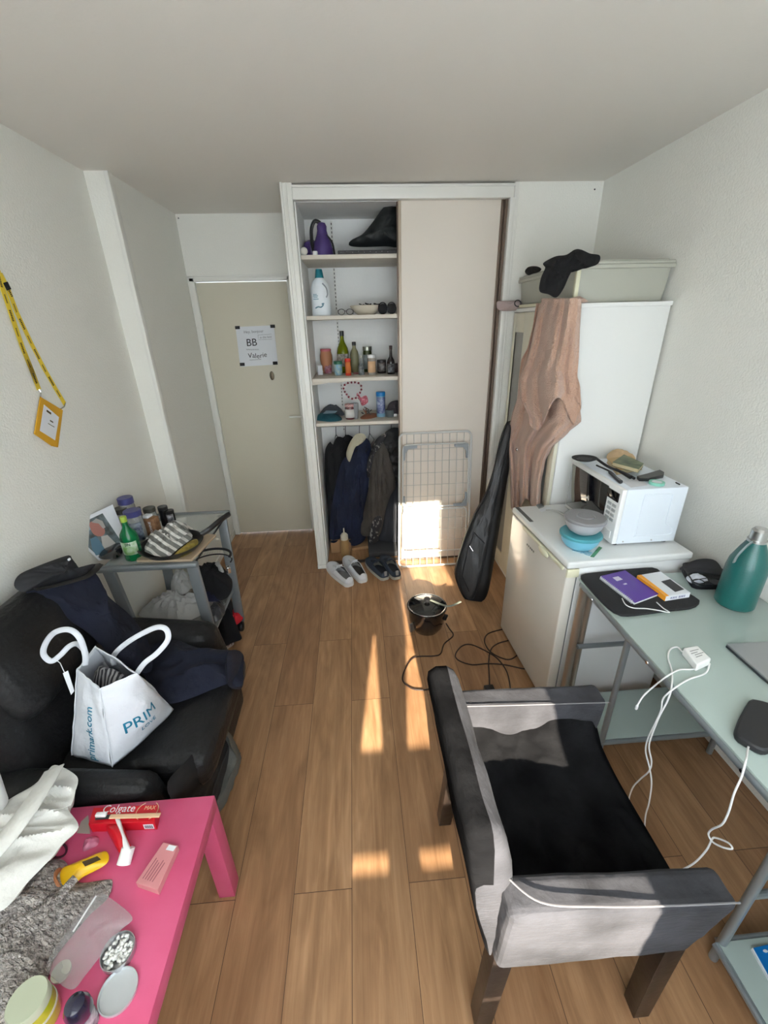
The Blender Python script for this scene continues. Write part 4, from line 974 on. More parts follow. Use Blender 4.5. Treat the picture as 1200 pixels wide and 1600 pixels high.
tt = thing('tape_roll', 'small roll of mint green tape on the microwave', 'tape', tp+V((0, .01, 0)))
b = MB(); n = 28
rings = [[b.bm.verts.new(tp+V((0, .01, 0))+V((r*math.cos(2*PI*i/n), r*math.sin(2*PI*i/n), z))) for i in range(n)] for r, z in ((.020, .0005), (.030, .0005), (.030, .0125), (.020, .0125))]
for a in range(4):
    for i in range(n): b.bm.faces.new([rings[a][i], rings[a][(i+1) % n], rings[(a+1) % 4][(i+1) % n], rings[(a+1) % 4][i]])
b.build('tape_ring', mat('mint_tape', S(130, 196, 176), .35), tt)
part('core', lambda b: b.lathe([(.0185, .001), (.0195, .001), (.0195, .012), (.0185, .012)], tp+V((0, .01, 0)), 24), paper, tt)
ones('pen_cap', lambda b: b.tube([P(1056, 754, Z=tz+.004), P(1062, 757, Z=tz+.004)], .003, 8), black_p, 'tiny black pen cap at the back right corner of the microwave top', 'cap')

# ================================================================ glass desk
DZ = .764; X0, X1, Y0, Y1 = .888, 1.498, -.42, 1.435
dk = thing('glass_desk', 'long frosted glass desk with grey metal frame along the right wall', 'desk', (1.2, .5, 0))
tglass = mat('frosted_green_glass', S(190, 206, 200), .14, trans=.20, ior=1.45)
dframe = mat('desk_frame_metal', S(152, 160, 164), .35, .6)
dbrown = mat('bronze_reflecting_tube', S(184, 174, 162), .3, .85)
part('glass_top', lambda b: b.bb((X0+.002, Y0, DZ-.008), (X1, Y1, DZ), .0015), tglass, dk)
def rails(b):
    b.tube([(X0+.016, Y0+.01, DZ-.024), (X0+.016, Y1-.012, DZ-.024)], .0155, 14)
    b.tube([(X0+.03, Y1-.016, DZ-.024), (X1-.02, Y1-.016, DZ-.024)], .013, 12)
    b.tube([(X1-.02, Y0+.01, DZ-.024), (X1-.02, Y1-.012, DZ-.024)], .013, 12)
    for y in (1.10, .30): b.tube([(X0+.03, y, DZ-.030), (X1-.02, y, DZ-.030)], .011, 10)
part('top_frame', rails, dframe, dk)
for (x, y) in ((X0+.02, Y1-.02), (X1-.02, Y1-.02)):
    part('leg', lambda b: (b.tube([(x, y, 0), (x, y, DZ-.03)], .0165, 14), b.tube([(x+.034, y, .02), (x+.034, y, DZ-.03)], .012, 12)), dbrown, dk)
    part('foot_cap', lambda b: b.lathe([(0, 0), (.02, 0), (.02, .015), (.017, .02), (0, .02)], (x, y, 0), 14), black_p, dk)
for (x, y) in ((X0+.07, 1.165), (X1-.03, 1.165), (.980, .545), (X1-.03, .545), (.980, -.36), (X1-.03, -.36)):
    part('leg', lambda b: b.tube([(x, y, 0), (x, y, DZ-.03)], .0115, 12), dframe, dk)
part('crossbar', lambda b: (b.tube([(X0+.03, Y1-.04, .435), (X1-.02, Y1-.04, .435)], .011, 12)), dframe, dk)
part('bracket', lambda b: (b.bb((X0+.060, 1.150, DZ-.075), (X0+.082, 1.176, DZ-.030), .003)), black_p, dk)
part('lower_shelf', lambda b: b.bb((X0+.02, 1.17, .125), (X1-.02, 1.41, .133), .001), tglass, dk)
part('lower_shelf', lambda b: b.bb((.968, -.36, .085), (X1-.02, .545, .093), .001), tglass, dk)
for a_, b__, r_ in (((X0+.05, 1.162, .124), (X1-.03, 1.162, .124), .010), ((.972, .552, .082), (X1-.03, .552, .082), .008), ((.962, .545, .084), (.962, -.36, .084), .010), ((.980, .545, .34), (1.26, .545, .34), .010)):
    part('shelf_bar', lambda b: b.tube([a_, b__], r_, 10), dframe, dk)
for y in (1.32, .98, .62): part('bolt', lambda b: b.lathe([(0, 0), (.006, 0), (.005, .003), (0, .0035)], (X0+.0008, y, DZ-.024), 12, R=Matrix.Rotation(-PI/2, 3, 'Y')), chrome, dk)
for q in ((1009, 970), (1020, 1015)):
    pz = P(*q, Z=DZ-.0078)
    part('suction_pad', lambda b: b.lathe([(0, -.006), (.012, -.006), (.014, 0), (0, 0)], pz-V((0, 0, .0005)), 16), glassm('clear_rubber', (.7, .72, .7), .2, .5), dk)
# ---- things on the desk
slv = [P(x, y, Z=DZ) for x, y in ((907, 901), (935, 896), (985, 891), (1020, 889), (1030, 894), (1060, 920), (1090, 938), (1092, 945), (1080, 952), (1040, 957), (985, 964), (965, 962), (945, 948), (915, 915))]
def slf(b): b.prism([V(p) for p in resample(slv, 48)], (0, 0, .009))
ones('laptop_sleeve', slf, mat('black_neoprene', (.014, .014, .016), .85, bump=(150, .2)), 'black padded sleeve lying on the far end of the glass desk', 'sleeve', bevel=.003)
zs = DZ+.0095
nb = thing('spiral_notebook', 'purple spiral notebook lying on the black sleeve', 'notebook', P(980, 920, Z=zs))
nq = [V(p) for p in (P(937, 904, Z=zs), P(976, 895, Z=zs), P(1028, 932, Z=zs), P(991, 946, Z=zs))]
nc = sum(nq, V())/4
part('pages', lambda b: b.prism([nc+(p-nc)*.97+V((0, 0, .001)) for p in nq], (0, 0, .010)), paper, nb)
part('cover', lambda b: b.prism([p+V((0, 0, .011)) for p in nq], (0, 0, .0012)), mat('violet_cover', S(84, 44, 150), .4), nb)
def spiral(b):
    for i in range(22):
        p = nq[0].lerp(nq[3], (i+.7)/23.4)+V((0, 0, .006))
        dn = (nq[1]-nq[0]).normalized()
        b.tube([p+dn*(.004*math.cos(a*PI/5))+V((0, 0, .0075*math.sin(a*PI/5))) for a in range(10)], .0011, 5, closed=True)
part('wire_spiral', spiral, mat('white_wire', S(220, 220, 224), .4), nb)
part('cover_label', lambda b: b.prism([P(x, y, Z=zs+.0125) for x, y in ((957, 902.5), (966, 900.5), (973, 905.5), (964, 908))], (0, 0, .0004)), mat('label_lilac', S(216, 206, 226), .6), nb)
ndir = (nq[1]-nq[0]).normalized()
text_part('cover_text', '180', .012, P(975, 914, Z=zs+.0127), ndir, V((-ndir.y, ndir.x, 0)), mat('label_lilac', (1, 1, 1)), nb)
pbx = thing('tablet_box', 'white box with orange side beside the purple notebook', 'box', P(1040, 915, Z=zs))
bq = [P(994, 911, Z=zs), P(1039, 943, Z=zs), P(1078, 934, Z=zs), P(1031, 902, Z=zs)]
bhh = .021
bq2 = [P(x, y, Z=zs+bhh) for x, y in ((996, 899), (1041, 932), (1079, 926), (1032, 893))]
bq = [V((p.x, p.y, zs)) for p in bq2]
part('carton', lambda b: b.prism([p for p in bq], (0, 0, bhh)), paper, pbx)
def orange(b):
    a, c = bq[0], bq[1]; n = V((-(c-a).y, (c-a).x, 0)).normalized()
    if n.x > 0: n = -n
    b.prism([a+n*.0006, c+n*.0006, c+n*.0006+V((0, 0, bhh)), a+n*.0006+V((0, 0, bhh))], n*.0006)
    q = [bq[0].lerp(bq[3], .0)+V((0, 0, bhh+.0003)), bq[1]+V((0, 0, bhh+.0003)), bq[1].lerp(bq[2], .12)+V((0, 0, bhh+.0003)), bq[0].lerp(bq[3], .16)+V((0, 0, bhh+.0003))]
    b.prism(q, (0, 0, .0005))
part('orange_side', orange, mat('orange_print', S(240, 160, 40), .5), pbx)
part('device_picture', lambda b: b.prism([P(x, y, Z=zs+bhh+.0004) for x, y in ((1033, 908.5), (1047, 905), (1069, 921), (1055, 925))], (0, 0, .0005)), mat('print_black', S(44, 44, 48), .4), pbx)
def barc(b):
    d = (bq[2]-bq[1]); n = V((d.y, -d.x, 0)).normalized()
    if n.y > 0: n = -n
    for i in range(16):
        if i in (7, 8): continue
        p = bq[1]+d*(.2+.038*i)+n*.0006; w = d.normalized()*(.0012 if i % 3 else .002)
        b.prism([p+V((0, 0, .006)), p+w+V((0, 0, .006)), p+w+V((0, 0, .015)), p+V((0, 0, .015))], n*.0004)
part('barcode', barc, mat('barcode_blue', S(50, 60, 130), .6), pbx)
cable_w = mat('white_cable', S(232, 232, 230), .45)
ones('charging_cable', lambda b: b.tube(spline([P(x, y, Z=zs+.003) for x, y in ((972, 935), (978, 945), (990, 950), (1010, 951), (1030, 954), (1046, 957), (1036, 950), (1026, 941))], 6), .002, 6), cable_w, 'thin white cable curled under the purple notebook on the sleeve', 'cable')
# glasses case
gc = thing('glasses_case', 'open black glasses case against the wall beyond the green bottle', 'case', P(1100, 905, Z=DZ))
def gcb(b):
    o = [P(x, y, Z=DZ) for x, y in ((1064, 890), (1075, 886), (1110, 885), (1124, 895), (1148, 910), (1140, 918), (1115, 921), (1085, 920), (1075, 910))]
    heap(b, o, .004, n=40, rings=4, edge=.003)
    rim = [p+V((0, 0, .024)) for p in resample(o, 40)]; low = [p+V((0, 0, .002)) for p in resample(o, 40)]
    c = sum(low, V())/40
    for ring_a, ring_b, k0, k1 in ((low, rim, .92, 1.0),):
        A = [b.bm.verts.new(c+(p-c)*k0) for p in ring_a]; B = [b.bm.verts.new(p) for p in ring_b]; D = [b.bm.verts.new(V((c.x, c.y, p.z))+(V((p.x, p.y, 0))-V((c.x, c.y, 0)))*.93) for p in ring_b]; E = [b.bm.verts.new(c+(p-c)*.86+V((0, 0, .004))) for p in ring_a]
        for i in range(40):
            j = (i+1) % 40
            b.bm.faces.new([A[i], A[j], B[j], B[i]]); b.bm.faces.new([B[i], B[j], D[j], D[i]]); b.bm.faces.new([D[i], D[j], E[j], E[i]])
part('case_tray', gcb, mat('black_hard_case', (.01, .01, .014), .4), gc)
def gclid(b):
    o = [P(x, y, Z=DZ+.02) for x, y in ((1062, 888), (1085, 884), (1112, 885), (1127, 893), (1124, 898), (1100, 896), (1074, 894))]
    pillow(b, [o[0], o[1]+V((0, .0, .03)), o[2]+V((0, 0, .032)), o[3]+V((0, 0, .01)), o[4], o[5], o[6]], (-.1, -1, .5), .004, .008, n=40, rings=6)
part('case_lid', gclid, mat('black_hard_case', (1, 1, 1)), gc)
def gg(b):
    for q, s in (((1092, 910), 1), ((1118, 909), 1)):
        c = P(*q, Z=DZ+.028); r = .021
        b.tube([c+V((r*1.1*math.cos(a*PI/9), r*.8*math.sin(a*PI/9), .004*math.sin(a*PI/9))) for a in range(18)], .0018, 6, closed=True)
    b.tube([P(1102, 909, Z=DZ+.03), P(1108, 908, Z=DZ+.03)], .0018, 6)
    b.tube([P(1083, 907, Z=DZ+.032), P(1105, 903, Z=DZ+.03), P(1138, 906, Z=DZ+.028)], .0018, 6)
ones('spectacles', gg, mat('dark_wire', (.02, .02, .022), .3, .6), 'dark-rimmed spectacles lying in the open black case', 'spectacles')
ones('cleaning_cloth', lambda b: heap(b, [P(x, y, Z=DZ+.012) for x, y in ((1072, 902), (1085, 898), (1100, 902), (1106, 908), (1090, 912), (1078, 910))], .015, fold=.008, fscale=(50, 50, 50), n=32, rings=6), mat('white_microfibre', S(214, 216, 226), .9), 'crumpled white lens cloth in the black glasses case', 'cloth')
# green bottle
gb = P(1163, 957, Z=DZ); rg = wpx(26, gb)*1.02; gb = V((gb.x+.006, gb.y+rg*.9, DZ))
Hg = zat(gb.x, gb.y, 836)-DZ; 
bt = thing('drinking_bottle', 'dark green insulated drinking bottle with steel cap on the desk', 'bottle', gb)
gm = mat('deep_teal_enamel', S(16, 92, 88), .35, coat=.3, bump=(200, .1))
part('body', lambda b: b.lathe([(0, 0), (rg*.9, 0), (rg, .008), (rg, .52*Hg), (rg*.93, .64*Hg), (rg*.66, .80*Hg), (rg*.46, .90*Hg), (rg*.42, .93*Hg), (0, .93*Hg)], gb, 36), gm, bt)
part('collar', lambda b: b.lathe([(0, .915*Hg), (rg*.47, .915*Hg), (rg*.47, .945*Hg), (0, .945*Hg)], gb, 30), steel, bt)
part('cap', lambda b: b.lathe([(0, .94*Hg), (rg*.40, .94*Hg), (rg*.40, 1.06*Hg), (rg*.3, 1.09*Hg), (0, 1.09*Hg)], gb, 30), steel, bt)
part('carry_loop', lambda b: b.tube(spline([gb+V((-rg*.44, -.01, .93*Hg)), gb+V((-rg*.8, -.015, .88*Hg)), gb+V((-rg*1.12, -.015, .76*Hg)), gb+V((-rg*1.1, -.01, .66*Hg)), gb+V((-rg*.92, 0, .66*Hg))], 6), .004, 8, flat=(.003, .006)), mat('grey_strap', S(120, 132, 132), .6), bt)
# laptop
la = P(1133, 1011, Z=DZ+.001); lb = P(1200, 1070, Z=DZ+.001); lc = P(1200, 1002, Z=DZ+.001)
dA = (lb-la); dA.z = 0; dA.normalize(); dB = V((-dA.y, dA.x, 0))
if dB.dot(lc-la) < 0: dB = -dB
lw, ll = .225, .30
if True:
    q = [la, la+dA*ll, la+dA*ll+dB*lw, la+dB*lw]
    q = [V((min(p.x, 9), p.y, DZ+.001)) for p in q]
lt = thing('laptop', 'closed silver laptop at the right edge of the desk, only one corner in view', 'laptop', (q[0]+q[2])/2)
part('base', lambda b: b.prism(q, (0, 0, .008)), mat('dark_aluminium', S(80, 84, 88), .4, .7), lt, bevel=.002)
part('lid', lambda b: b.prism([p+V((0, 0, .0082)) for p in q], (0, 0, .006)), mat('silver_aluminium', S(170, 172, 174), .35, .7), lt, bevel=.002)
# charger
hz_ = DZ
hc = [P(x, y, Z=DZ+.028) for x, y in ((1068, 1012), (1090, 1008), (1112, 1029), (1090, 1039))]
hc = [V((p.x, p.y, DZ)) for p in hc]
ch = thing('power_adapter', 'white laptop charger block on the glass desk with cables trailing off', 'charger', sum(hc, V())/4)
part('block', lambda b: b.prism(hc, (0, 0, .028)), white_p, ch, bevel=.004)
part('print', lambda b: [b.prism([hc[0].lerp(hc[3], a).lerp(hc[1].lerp(hc[2], a), u0)+V((0, 0, .0282)), hc[0].lerp(hc[3], a).lerp(hc[1].lerp(hc[2], a), u1)+V((0, 0, .0282)), hc[0].lerp(hc[3], a+.04).lerp(hc[1].lerp(hc[2], a+.04), u1)+V((0, 0, .0282)), hc[0].lerp(hc[3], a+.04).lerp(hc[1].lerp(hc[2], a+.04), u0)+V((0, 0, .0282))], (0, 0, .0003)) for a, u0, u1 in ((.25, .2, .8), (.38, .15, .6), (.5, .3, .9), (.62, .25, .7))], mat('print_grey', S(150, 150, 150), .6), ch)
def cab(name, label, pts, r=.0024, m=cable_w, cat='cable', k=7):
    return ones(name, lambda b: b.tube(spline(pts, k), r, 7), m, label, cat)
E_ = P(990, 1104, X=.80)
c1 = thing('usb_cable', 'white cable from the charger curving over the desk edge to a loose plug', 'cable', P(1060, 1060, Z=DZ))
part('cord', lambda b: b.tube(spline([hc[3]+V((0, 0, .012)), P(1077, 1046, Z=DZ+.004), P(1060, 1047, Z=DZ+.004), P(1040, 1058, Z=DZ+.004), P(1020, 1074, X=.872), P(1005, 1088, X=.845), P(996, 1102, X=.83)], 7), .0024, 7), cable_w, c1)
part('plug', lambda b: b.box(P(995, 1105, X=.83), (.009, .006, .018), .3, .002), white_p, c1)
cab('charger_cable', 'white cable looping up from the charger and down off the desk beside its twin', [hc[0]+V((0, 0, .012)), P(1058, 1011, Z=DZ+.004), P(1047, 1015, Z=DZ+.004), P(1044, 1028, Z=DZ+.004), P(1050, 1050, Z=DZ+.004), P(1049, 1075, Z=DZ+.003), P(1043, 1095, X=.868), P(1030, 1120, X=.86), P(1018, 1150, X=.86), P(1014, 1168, X=.865), P(1018, 1190, X=.875), P(1014, 1205, X=.88), P(1000, 1218, X=.885), P(988, 1232, X=.89), P(982, 1256, X=.90), P(985, 1300, X=.92), V((.93, .75, .006)), V((.90, .66, .004))])
cab('charger_cable', 'white cable leaving the corner of the charger and twisting down to the floor', [hc[2]+V((0, 0, .008)), P(1102, 1052, Z=DZ+.004), P(1075, 1062, Z=DZ+.004), P(1050, 1078, Z=DZ+.003), P(1036, 1092, X=.866), P(1033, 1110, X=.862), P(1024, 1130, X=.858), P(1012, 1155, X=.862), P(1009, 1175, X=.87), P(1015, 1200, X=.875), P(1018, 1225, X=.88), P(1014, 1255, X=.885), P(1008, 1280, X=.89), V((.93, .80, .006)), V((.86, .74, .004))])
# power bank
pbq = [P(x, y, Z=DZ+.022) for x, y in ((1149, 1140), (1168, 1098), (1180, 1092), (1215, 1106), (1222, 1150), (1200, 1172), (1170, 1160))]
pbq = [V((p.x, p.y, DZ+.0005)) for p in pbq]
pbk = thing('power_bank', 'black power bank at the right edge of the desk with a white plug in it', 'power bank', sum(pbq, V())/7)
part('case', lambda b: b.prism(resample(pbq, 40), (0, 0, .022)), mat('black_rubber', (.012, .012, .014), .55), pbk, bevel=.005)
part('usb_port', lambda b: b.box(P(1188, 1165, Z=DZ+.012), (.014, .004, .005), -.35), chrome, pbk)
pc5 = thing('phone_cable', 'white cord hanging from the black power bank down to the floor', 'cable', P(1168, 1165, Z=DZ))
part('plug', lambda b: b.box(P(1172, 1160, Z=DZ+.011), (.011, .022, .007), -.35, .002), white_p, pc5)
part('cord', lambda b: b.tube(spline([P(1171, 1163, Z=DZ+.011), P(1168, 1172, Z=DZ+.01), P(1165, 1190, X=.868), P(1158, 1215, X=.862), P(1147, 1240, X=.858), P(1138, 1270, X=.862), P(1128, 1288, X=.87), P(1112, 1296, X=.875), P(1107, 1304, X=.88), P(1114, 1316, X=.885), P(1130, 1324, X=.89), P(1144, 1326, X=.90), P(1138, 1317, X=.90), P(1118, 1309, X=.895), P(1112, 1312, X=.89), P(1104, 1328, X=.885), P(1085, 1348, X=.87), P(1062, 1361, X=.85), P(1040, 1372, X=.83), V((.80, .60, .02)), V((.78, .70, .004))], 6), .0024, 7), cable_w, pc5)
# book on lower shelf
zb = .0935
bl = thing('booklet', 'blue covered booklet lying on the low glass shelf at bottom right', 'booklet', P(1190, 1510, Z=zb))
q = [P(x, y, Z=zb) for x, y in ((1173, 1484), (1235, 1470), (1290, 1560), (1215, 1560))]
part('pages', lambda b: b.prism(q, (0, 0, .009)), paper, bl)
part('cover', lambda b: b.prism([p+V((.004, 0, .009)) for p in q], (0, 0, .001)), mat('cyan_blue_cover', S(0, 112, 186), .4), bl)
part('cover_print', lambda b: (b.ball(P(1196, 1486, Z=zb+.0105), 1, 1, scale=(.008, .004, .0006))), paper, bl)
# ================================================================ soft upholstery helper
def soften(o, lev=3, amp=.01, scale=.09, name='cloth_noise'):
    s = o.modifiers.new('s', 'SUBSURF'); s.subdivision_type = 'SIMPLE'; s.levels = s.render_levels = lev
    tx = bpy.data.textures.get(name) or bpy.data.textures.new(name, 'CLOUDS'); tx.noise_scale = scale; tx.noise_depth = 2
    d = o.modifiers.new('d', 'DISPLACE'); d.texture = tx; d.strength = amp; d.mid_level = .5; d.texture_coords = 'GLOBAL'
    return o
def grid_box(b, P8, n=10):
    """box with gridded faces from 8 corners (for soft displacement)"""
    P8 = [V(p) for p in P8]
    def q(a, c, d, e): b.sheet(lambda u, v: (P8[a].lerp(P8[c], u)).lerp(P8[e].lerp(P8[d], u), v), n, n)
    for f in ((0, 1, 2, 3), (4, 5, 6, 7), (0, 1, 5, 4), (1, 2, 6, 5), (2, 3, 7, 6), (3, 0, 4, 7)): q(*f)

# ================================================================ dark armchair with loose cover
ac = thing('dining_armchair', 'low armchair in a black loose cover with dark wooden legs beside the desk', 'armchair', (.5, .73, 0))
def soft(name, P8, lab=None, lev=3, amp=.008, scale=.08, bev=.018):
    o = part(name, lambda b: b.hexa(P8, bev, 3), cov_sunlit, ac, lab, angle=60); soften(o, lev, amp, scale, 'cover_noise'); return o
def bx8(x0, x1, y0, y1, z0, z1, tl=0, tr=0): return [(x0, y0, z0), (x1, y0, z0), (x1, y1, z0), (x0, y1, z0), (x0+tl, y0, z1), (x1+tr, y0, z1), (x1+tr, y1, z1), (x0+tl, y1, z1)]
def backf(b):
    prof = [(.320, .36), (.302, .55), (.288, .68), (.276, .735), (.262, .765), (.240, .782), (.208, .786), (.186, .770), (.183, .74), (.196, .64), (.214, .52), (.232, .42), (.247, .345)]
    y0, y1, N = .482, 1.024, 34; K = len(prof); g = []
    for i in range(N+1):
        t = i/N; y = y0+(y1-y0)*t; e = min(t, 1-t)*(y1-y0)
        k = math.sqrt(max(0, 1-max(0, 1-e/.05)**2))
        row = []
        for (x, z) in prof:
            cx = .245 if z > .5 else .278
            zz = z if z < .5 else .5+(z-.5)*(.55+.45*k)
            q = V((x*9, y*9, z*9)); w = .005*noise.noise(q)
            row.append(b.bm.verts.new((cx+(x-cx)*(.72+.28*k)+w, y+.004*noise.noise(q*1.3), zz+w)))
        g.append(row)
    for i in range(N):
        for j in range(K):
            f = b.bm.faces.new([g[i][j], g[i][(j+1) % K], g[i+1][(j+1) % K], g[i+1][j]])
            f.material_index = 1 if j < 5 else 0  # inner slope takes the sunlit copy, outer face the shaded one
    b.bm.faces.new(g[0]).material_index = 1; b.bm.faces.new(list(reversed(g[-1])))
part('backrest', backf, [cov_shaded, cov_sunlit], ac, angle=80)
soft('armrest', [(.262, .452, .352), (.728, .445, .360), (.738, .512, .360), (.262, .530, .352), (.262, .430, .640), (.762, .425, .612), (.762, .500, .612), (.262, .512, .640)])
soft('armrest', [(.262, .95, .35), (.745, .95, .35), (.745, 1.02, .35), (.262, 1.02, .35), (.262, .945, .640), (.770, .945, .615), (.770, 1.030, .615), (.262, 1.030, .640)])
def seatf(b):
    def f(u, v):
        x = .30+.46*u; y = .495+.47*v
        e = min(u*1.0, 1) ; 
        dip = .022*math.sin(PI*v)*math.sin(PI*min(1, u*1.1+.05))
        z = .462-dip+.03*max(0, abs(v-.5)*2-.82)/.18*(.8)+.02*max(0, .06-u)/.06
        q = V((x*9, y*7+.6*math.sin(x*9), 1.7)); z += .042*(ridge(q, .62, 2)-.35)*min(1, 6*u, 7*(1-u))
        z += .055*max(0, (v-.62)/.38)**2*(1+.6*math.sin(u*9+1))
        if u > .93: z -= (u-.93)/.07*.035; x -= .002
        return (x, y, z)
    b.sheet(f, 90, 80)
    b.sheet(lambda u, v: (.757+.006*math.sin(u*20)*v-.004*v, .495+.47*u, .452-.03-.095*v+.004*math.sin(u*9)), 40, 8)
part('seat', seatf, cov_shaded, ac, solid=.006, angle=80)
part('seat_frame', lambda b: b.bb((.27, .47, .355), (.745, 1.0, .42), .01), cov_shaded, ac)
pip = mat('worn_piping', S(120, 118, 120), .8)
part('piping', lambda b: b.tube(spline([(.272, .500, .652), (.33, .449, .650), (.45, .436, .640), (.60, .430, .629), (.757, .428, .616)], 8), .0020, 6), pip, ac, 'pale worn piping')
part('piping', lambda b: b.tube(spline([(.30, .946, .647), (.5, .944, .635), (.768, .942, .620)], 8), .0016, 6), pip, ac, 'pale worn piping')
def leg8(x0, y0, x1, y1, w, d, zt):
    return [(x0, y0, 0), (x0+w, y0, 0), (x0+w, y0+d, 0), (x0, y0+d, 0), (x1, y1, zt), (x1+w*1.15, y1, zt), (x1+w*1.15, y1+d*1.15, zt), (x1, y1+d*1.15, zt)]
for a in ((.237, .462, .262, .468), (.237, .970, .262, .955), (.672, .447, .676, .452), (.690, .955, .690, .95)):
    part('leg', lambda b: b.hexa(leg8(*a, .045, .045, .37), .002), darkwood, ac)

# ================================================================ rice cooker
kc = P(669, 990, Z=0); kr = wpx(29, kc); kc = V((kc.x, kc.y+kr*.55, 0)); kh = .165
rk_ = thing('rice_cooker', 'round black rice cooker with glass lid standing on the wooden floor', 'rice cooker', kc)
gb_ = mat('gloss_black', (.008, .008, .009), .12, coat=.8)
part('body', lambda b: b.lathe([(0, 0), (kr*.72, 0), (kr*.76, .012), (kr*.88, .03), (kr*.98, .08), (kr, .12), (kr*1.0, kh-.012), (kr*1.07, kh-.008), (kr*1.07, kh), (kr*.96, kh), (kr*.94, kh-.02), (0, kh-.02)], kc, 40), gb_, rk_)
part('steel_rim', lambda b: b.tube([kc+V((kr*1.0*math.cos(a*PI/24), kr*1.0*math.sin(a*PI/24), kh+.004)) for a in range(48)], .0035, 8, closed=True), chrome, rk_)
part('glass_lid', lambda b: b.lathe([(0, kh+.026), (kr*.35, kh+.023), (kr*.7, kh+.015), (kr*.96, kh+.004), (kr*.96, kh+.001), (kr*.7, kh+.011), (kr*.35, kh+.019), (0, kh+.022)], kc, 40), mat('dark_lid_glass', (.03, .03, .03), .05, trans=.5, coat=1), rk_)
part('lid_knob', lambda b: b.lathe([(0, kh+.024), (.010, kh+.024), (.009, kh+.036), (.019, kh+.045), (.018, kh+.052), (0, kh+.054)], kc, 20), black_p, rk_)
part('control_panel', lambda b: b.box(kc+V((-kr*.84, -kr*.5, .055)), (.012, .04, .06), -.95, .003), mat('panel_silver', S(110, 110, 110), .3, .6), rk_)
part('side_handle', lambda b: b.box(kc+V((kr*.9, -kr*.42, .105)), (.03, .05, .014), -.5, .005), black_p, rk_)
ones('spoon', lambda b: b.tube(spline([kc+V((kr*.2, .01, kh+.03)), P(700, 947, Z=kh+.028), P(720, 940, Z=kh+.036)], 5), .006, 8, flat=(.008, .0035)), mat('grey_green_plastic', S(120, 124, 112), .5), 'grey-green plastic spoon sticking out of the rice cooker lid', 'spoon')
cordm = mat('dark_cord', S(44, 30, 26), .6)
part('cord', lambda b: b.tube(spline([P(x, y, Z=.005) for x, y in ((697, 974), (702, 982), (708, 993), (694, 1006), (688.5, 1021), (677, 1025), (648, 1027), (635, 1042), (629, 1062), (642, 1075), (658, 1078), (673, 1076), (700, 1070))], 7), .0036, 7), cordm, rk_)
ex = thing('extension_lead', 'black extension lead looped on the floor in front of the fridge', 'extension lead', P(765, 1030, Z=0))
def exl(b):
    b.tube(spline([P(x, y, Z=.005) for x, y in ((800, 980), (786, 983), (763, 990), (757, 1002), (765, 1017), (781, 1027), (798, 1030), (815, 1018))], 8), .0036, 8)
    b.tube(spline([P(x, y, Z=.011) for x, y in ((805, 998), (793, 1001), (777, 1006), (767, 1015), (763.5, 1033), (764.6, 1060), (765, 1074))], 8), .0036, 8)
    b.tube(spline([P(x, y, Z=.0165) for x, y in ((825, 1046), (813, 1044), (787, 1038.5), (762, 1037), (737, 1038.5), (717, 1032), (711.5, 1023), (721, 1010), (735, 1007), (756, 1015.6), (777, 1029), (792, 1050), (798, 1079), (800, 1100))], 8), .0036, 8)
part('cord', exl, cordm, ex)
part('socket_end', lambda b: b.box(P(765.5, 1080, Z=.018), (.05, .06, .034), .05, .006), black_p, ex)

# ================================================================ trolley
TZ = .755; tx0, tx1, ty0, ty1 = -1.205, -.775, 1.76, 2.36
tr_ = thing('kitchen_trolley', 'grey-blue metal trolley with glass top against the left wall', 'trolley', ((tx0+tx1)/2, (ty0+ty1)/2, 0))
def trail(b):
    b.bb((tx0-.06, ty0-.012, TZ-.024), (tx1+.006, ty0+.020, TZ+.004), .010, 3)
    b.bb((tx0-.0, ty1-.015, TZ-.024), (tx1, ty1+.015, TZ+.004), .010, 3)
    b.tube([(tx0+.06, ty0+.02, TZ-.018), (tx0+.06, ty1, TZ-.018)], .008, 8)
part('top_rails', trail, greysteel, tr_)
clearg = glassm('clear_glass_plate', (.82, .86, .84), .08, .75)
part('glass_top', lambda b: b.bb((tx0+.005, ty0+.018, TZ-.008), (tx1-.012, ty1-.014, TZ), .001), clearg, tr_)
part('edge_seal', lambda b: b.tube([(tx1-.008, ty0+.02, TZ-.004), (tx1-.008, ty1-.014, TZ-.004)], .005, 6), matt_black, tr_)
for (xa, ya, xb, yb) in ((tx1-.05, ty0+.00, tx1-.055, ty0+.06), (tx1-.062, ty1-.06, tx1-.035, ty1-.17), (tx0+.0, ty1-.06, tx0+.01, ty1-.15), (tx0+.0, ty0+.0, tx0+.01, ty0+.06)):
    part('leg', lambda b: b.hexa([(xb, yb, .075), (xb+.052, yb, .075), (xb+.052, yb+.022, .075), (xb, yb+.022, .075), (xa, ya, TZ-.01), (xa+.052, ya, TZ-.01), (xa+.052, ya+.022, TZ-.01), (xa, ya+.022, TZ-.01)], .004), greysteel, tr_)
    wc = V((xb+.026, yb+.011, .033))
    part('castor', lambda b: (b.lathe([(0, -.012), (.028, -.012), (.032, -.006), (.032, .006), (.028, .012), (0, .012)], wc, 20, R=Matrix.Rotation(PI/2, 3, 'Y')), b.bb(wc+V((-.016, -.012, .0)), wc+V((.016, .012, .045)))), black_p, tr_)
part('lower_shelf', lambda b: b.bb((tx0+.02, ty0+.08, .285), (tx1-.03, ty1-.10, .293), .001), clearg, tr_)
part('shelf_rail', lambda b: (b.tube([(tx0+.02, ty0+.07, .28), (tx1-.02, ty0+.07, .28)], .009, 8), b.tube([(tx1-.03, ty0+.07, .28), (tx1-.03, ty1-.12, .28)], .009, 8), b.tube([(tx0+.03, ty0+.07, .28), (tx0+.03, ty1-.12, .28)], .009, 8)), greysteel, tr_)
def bottle_t(*a, **k): return bottle(*a, **k)
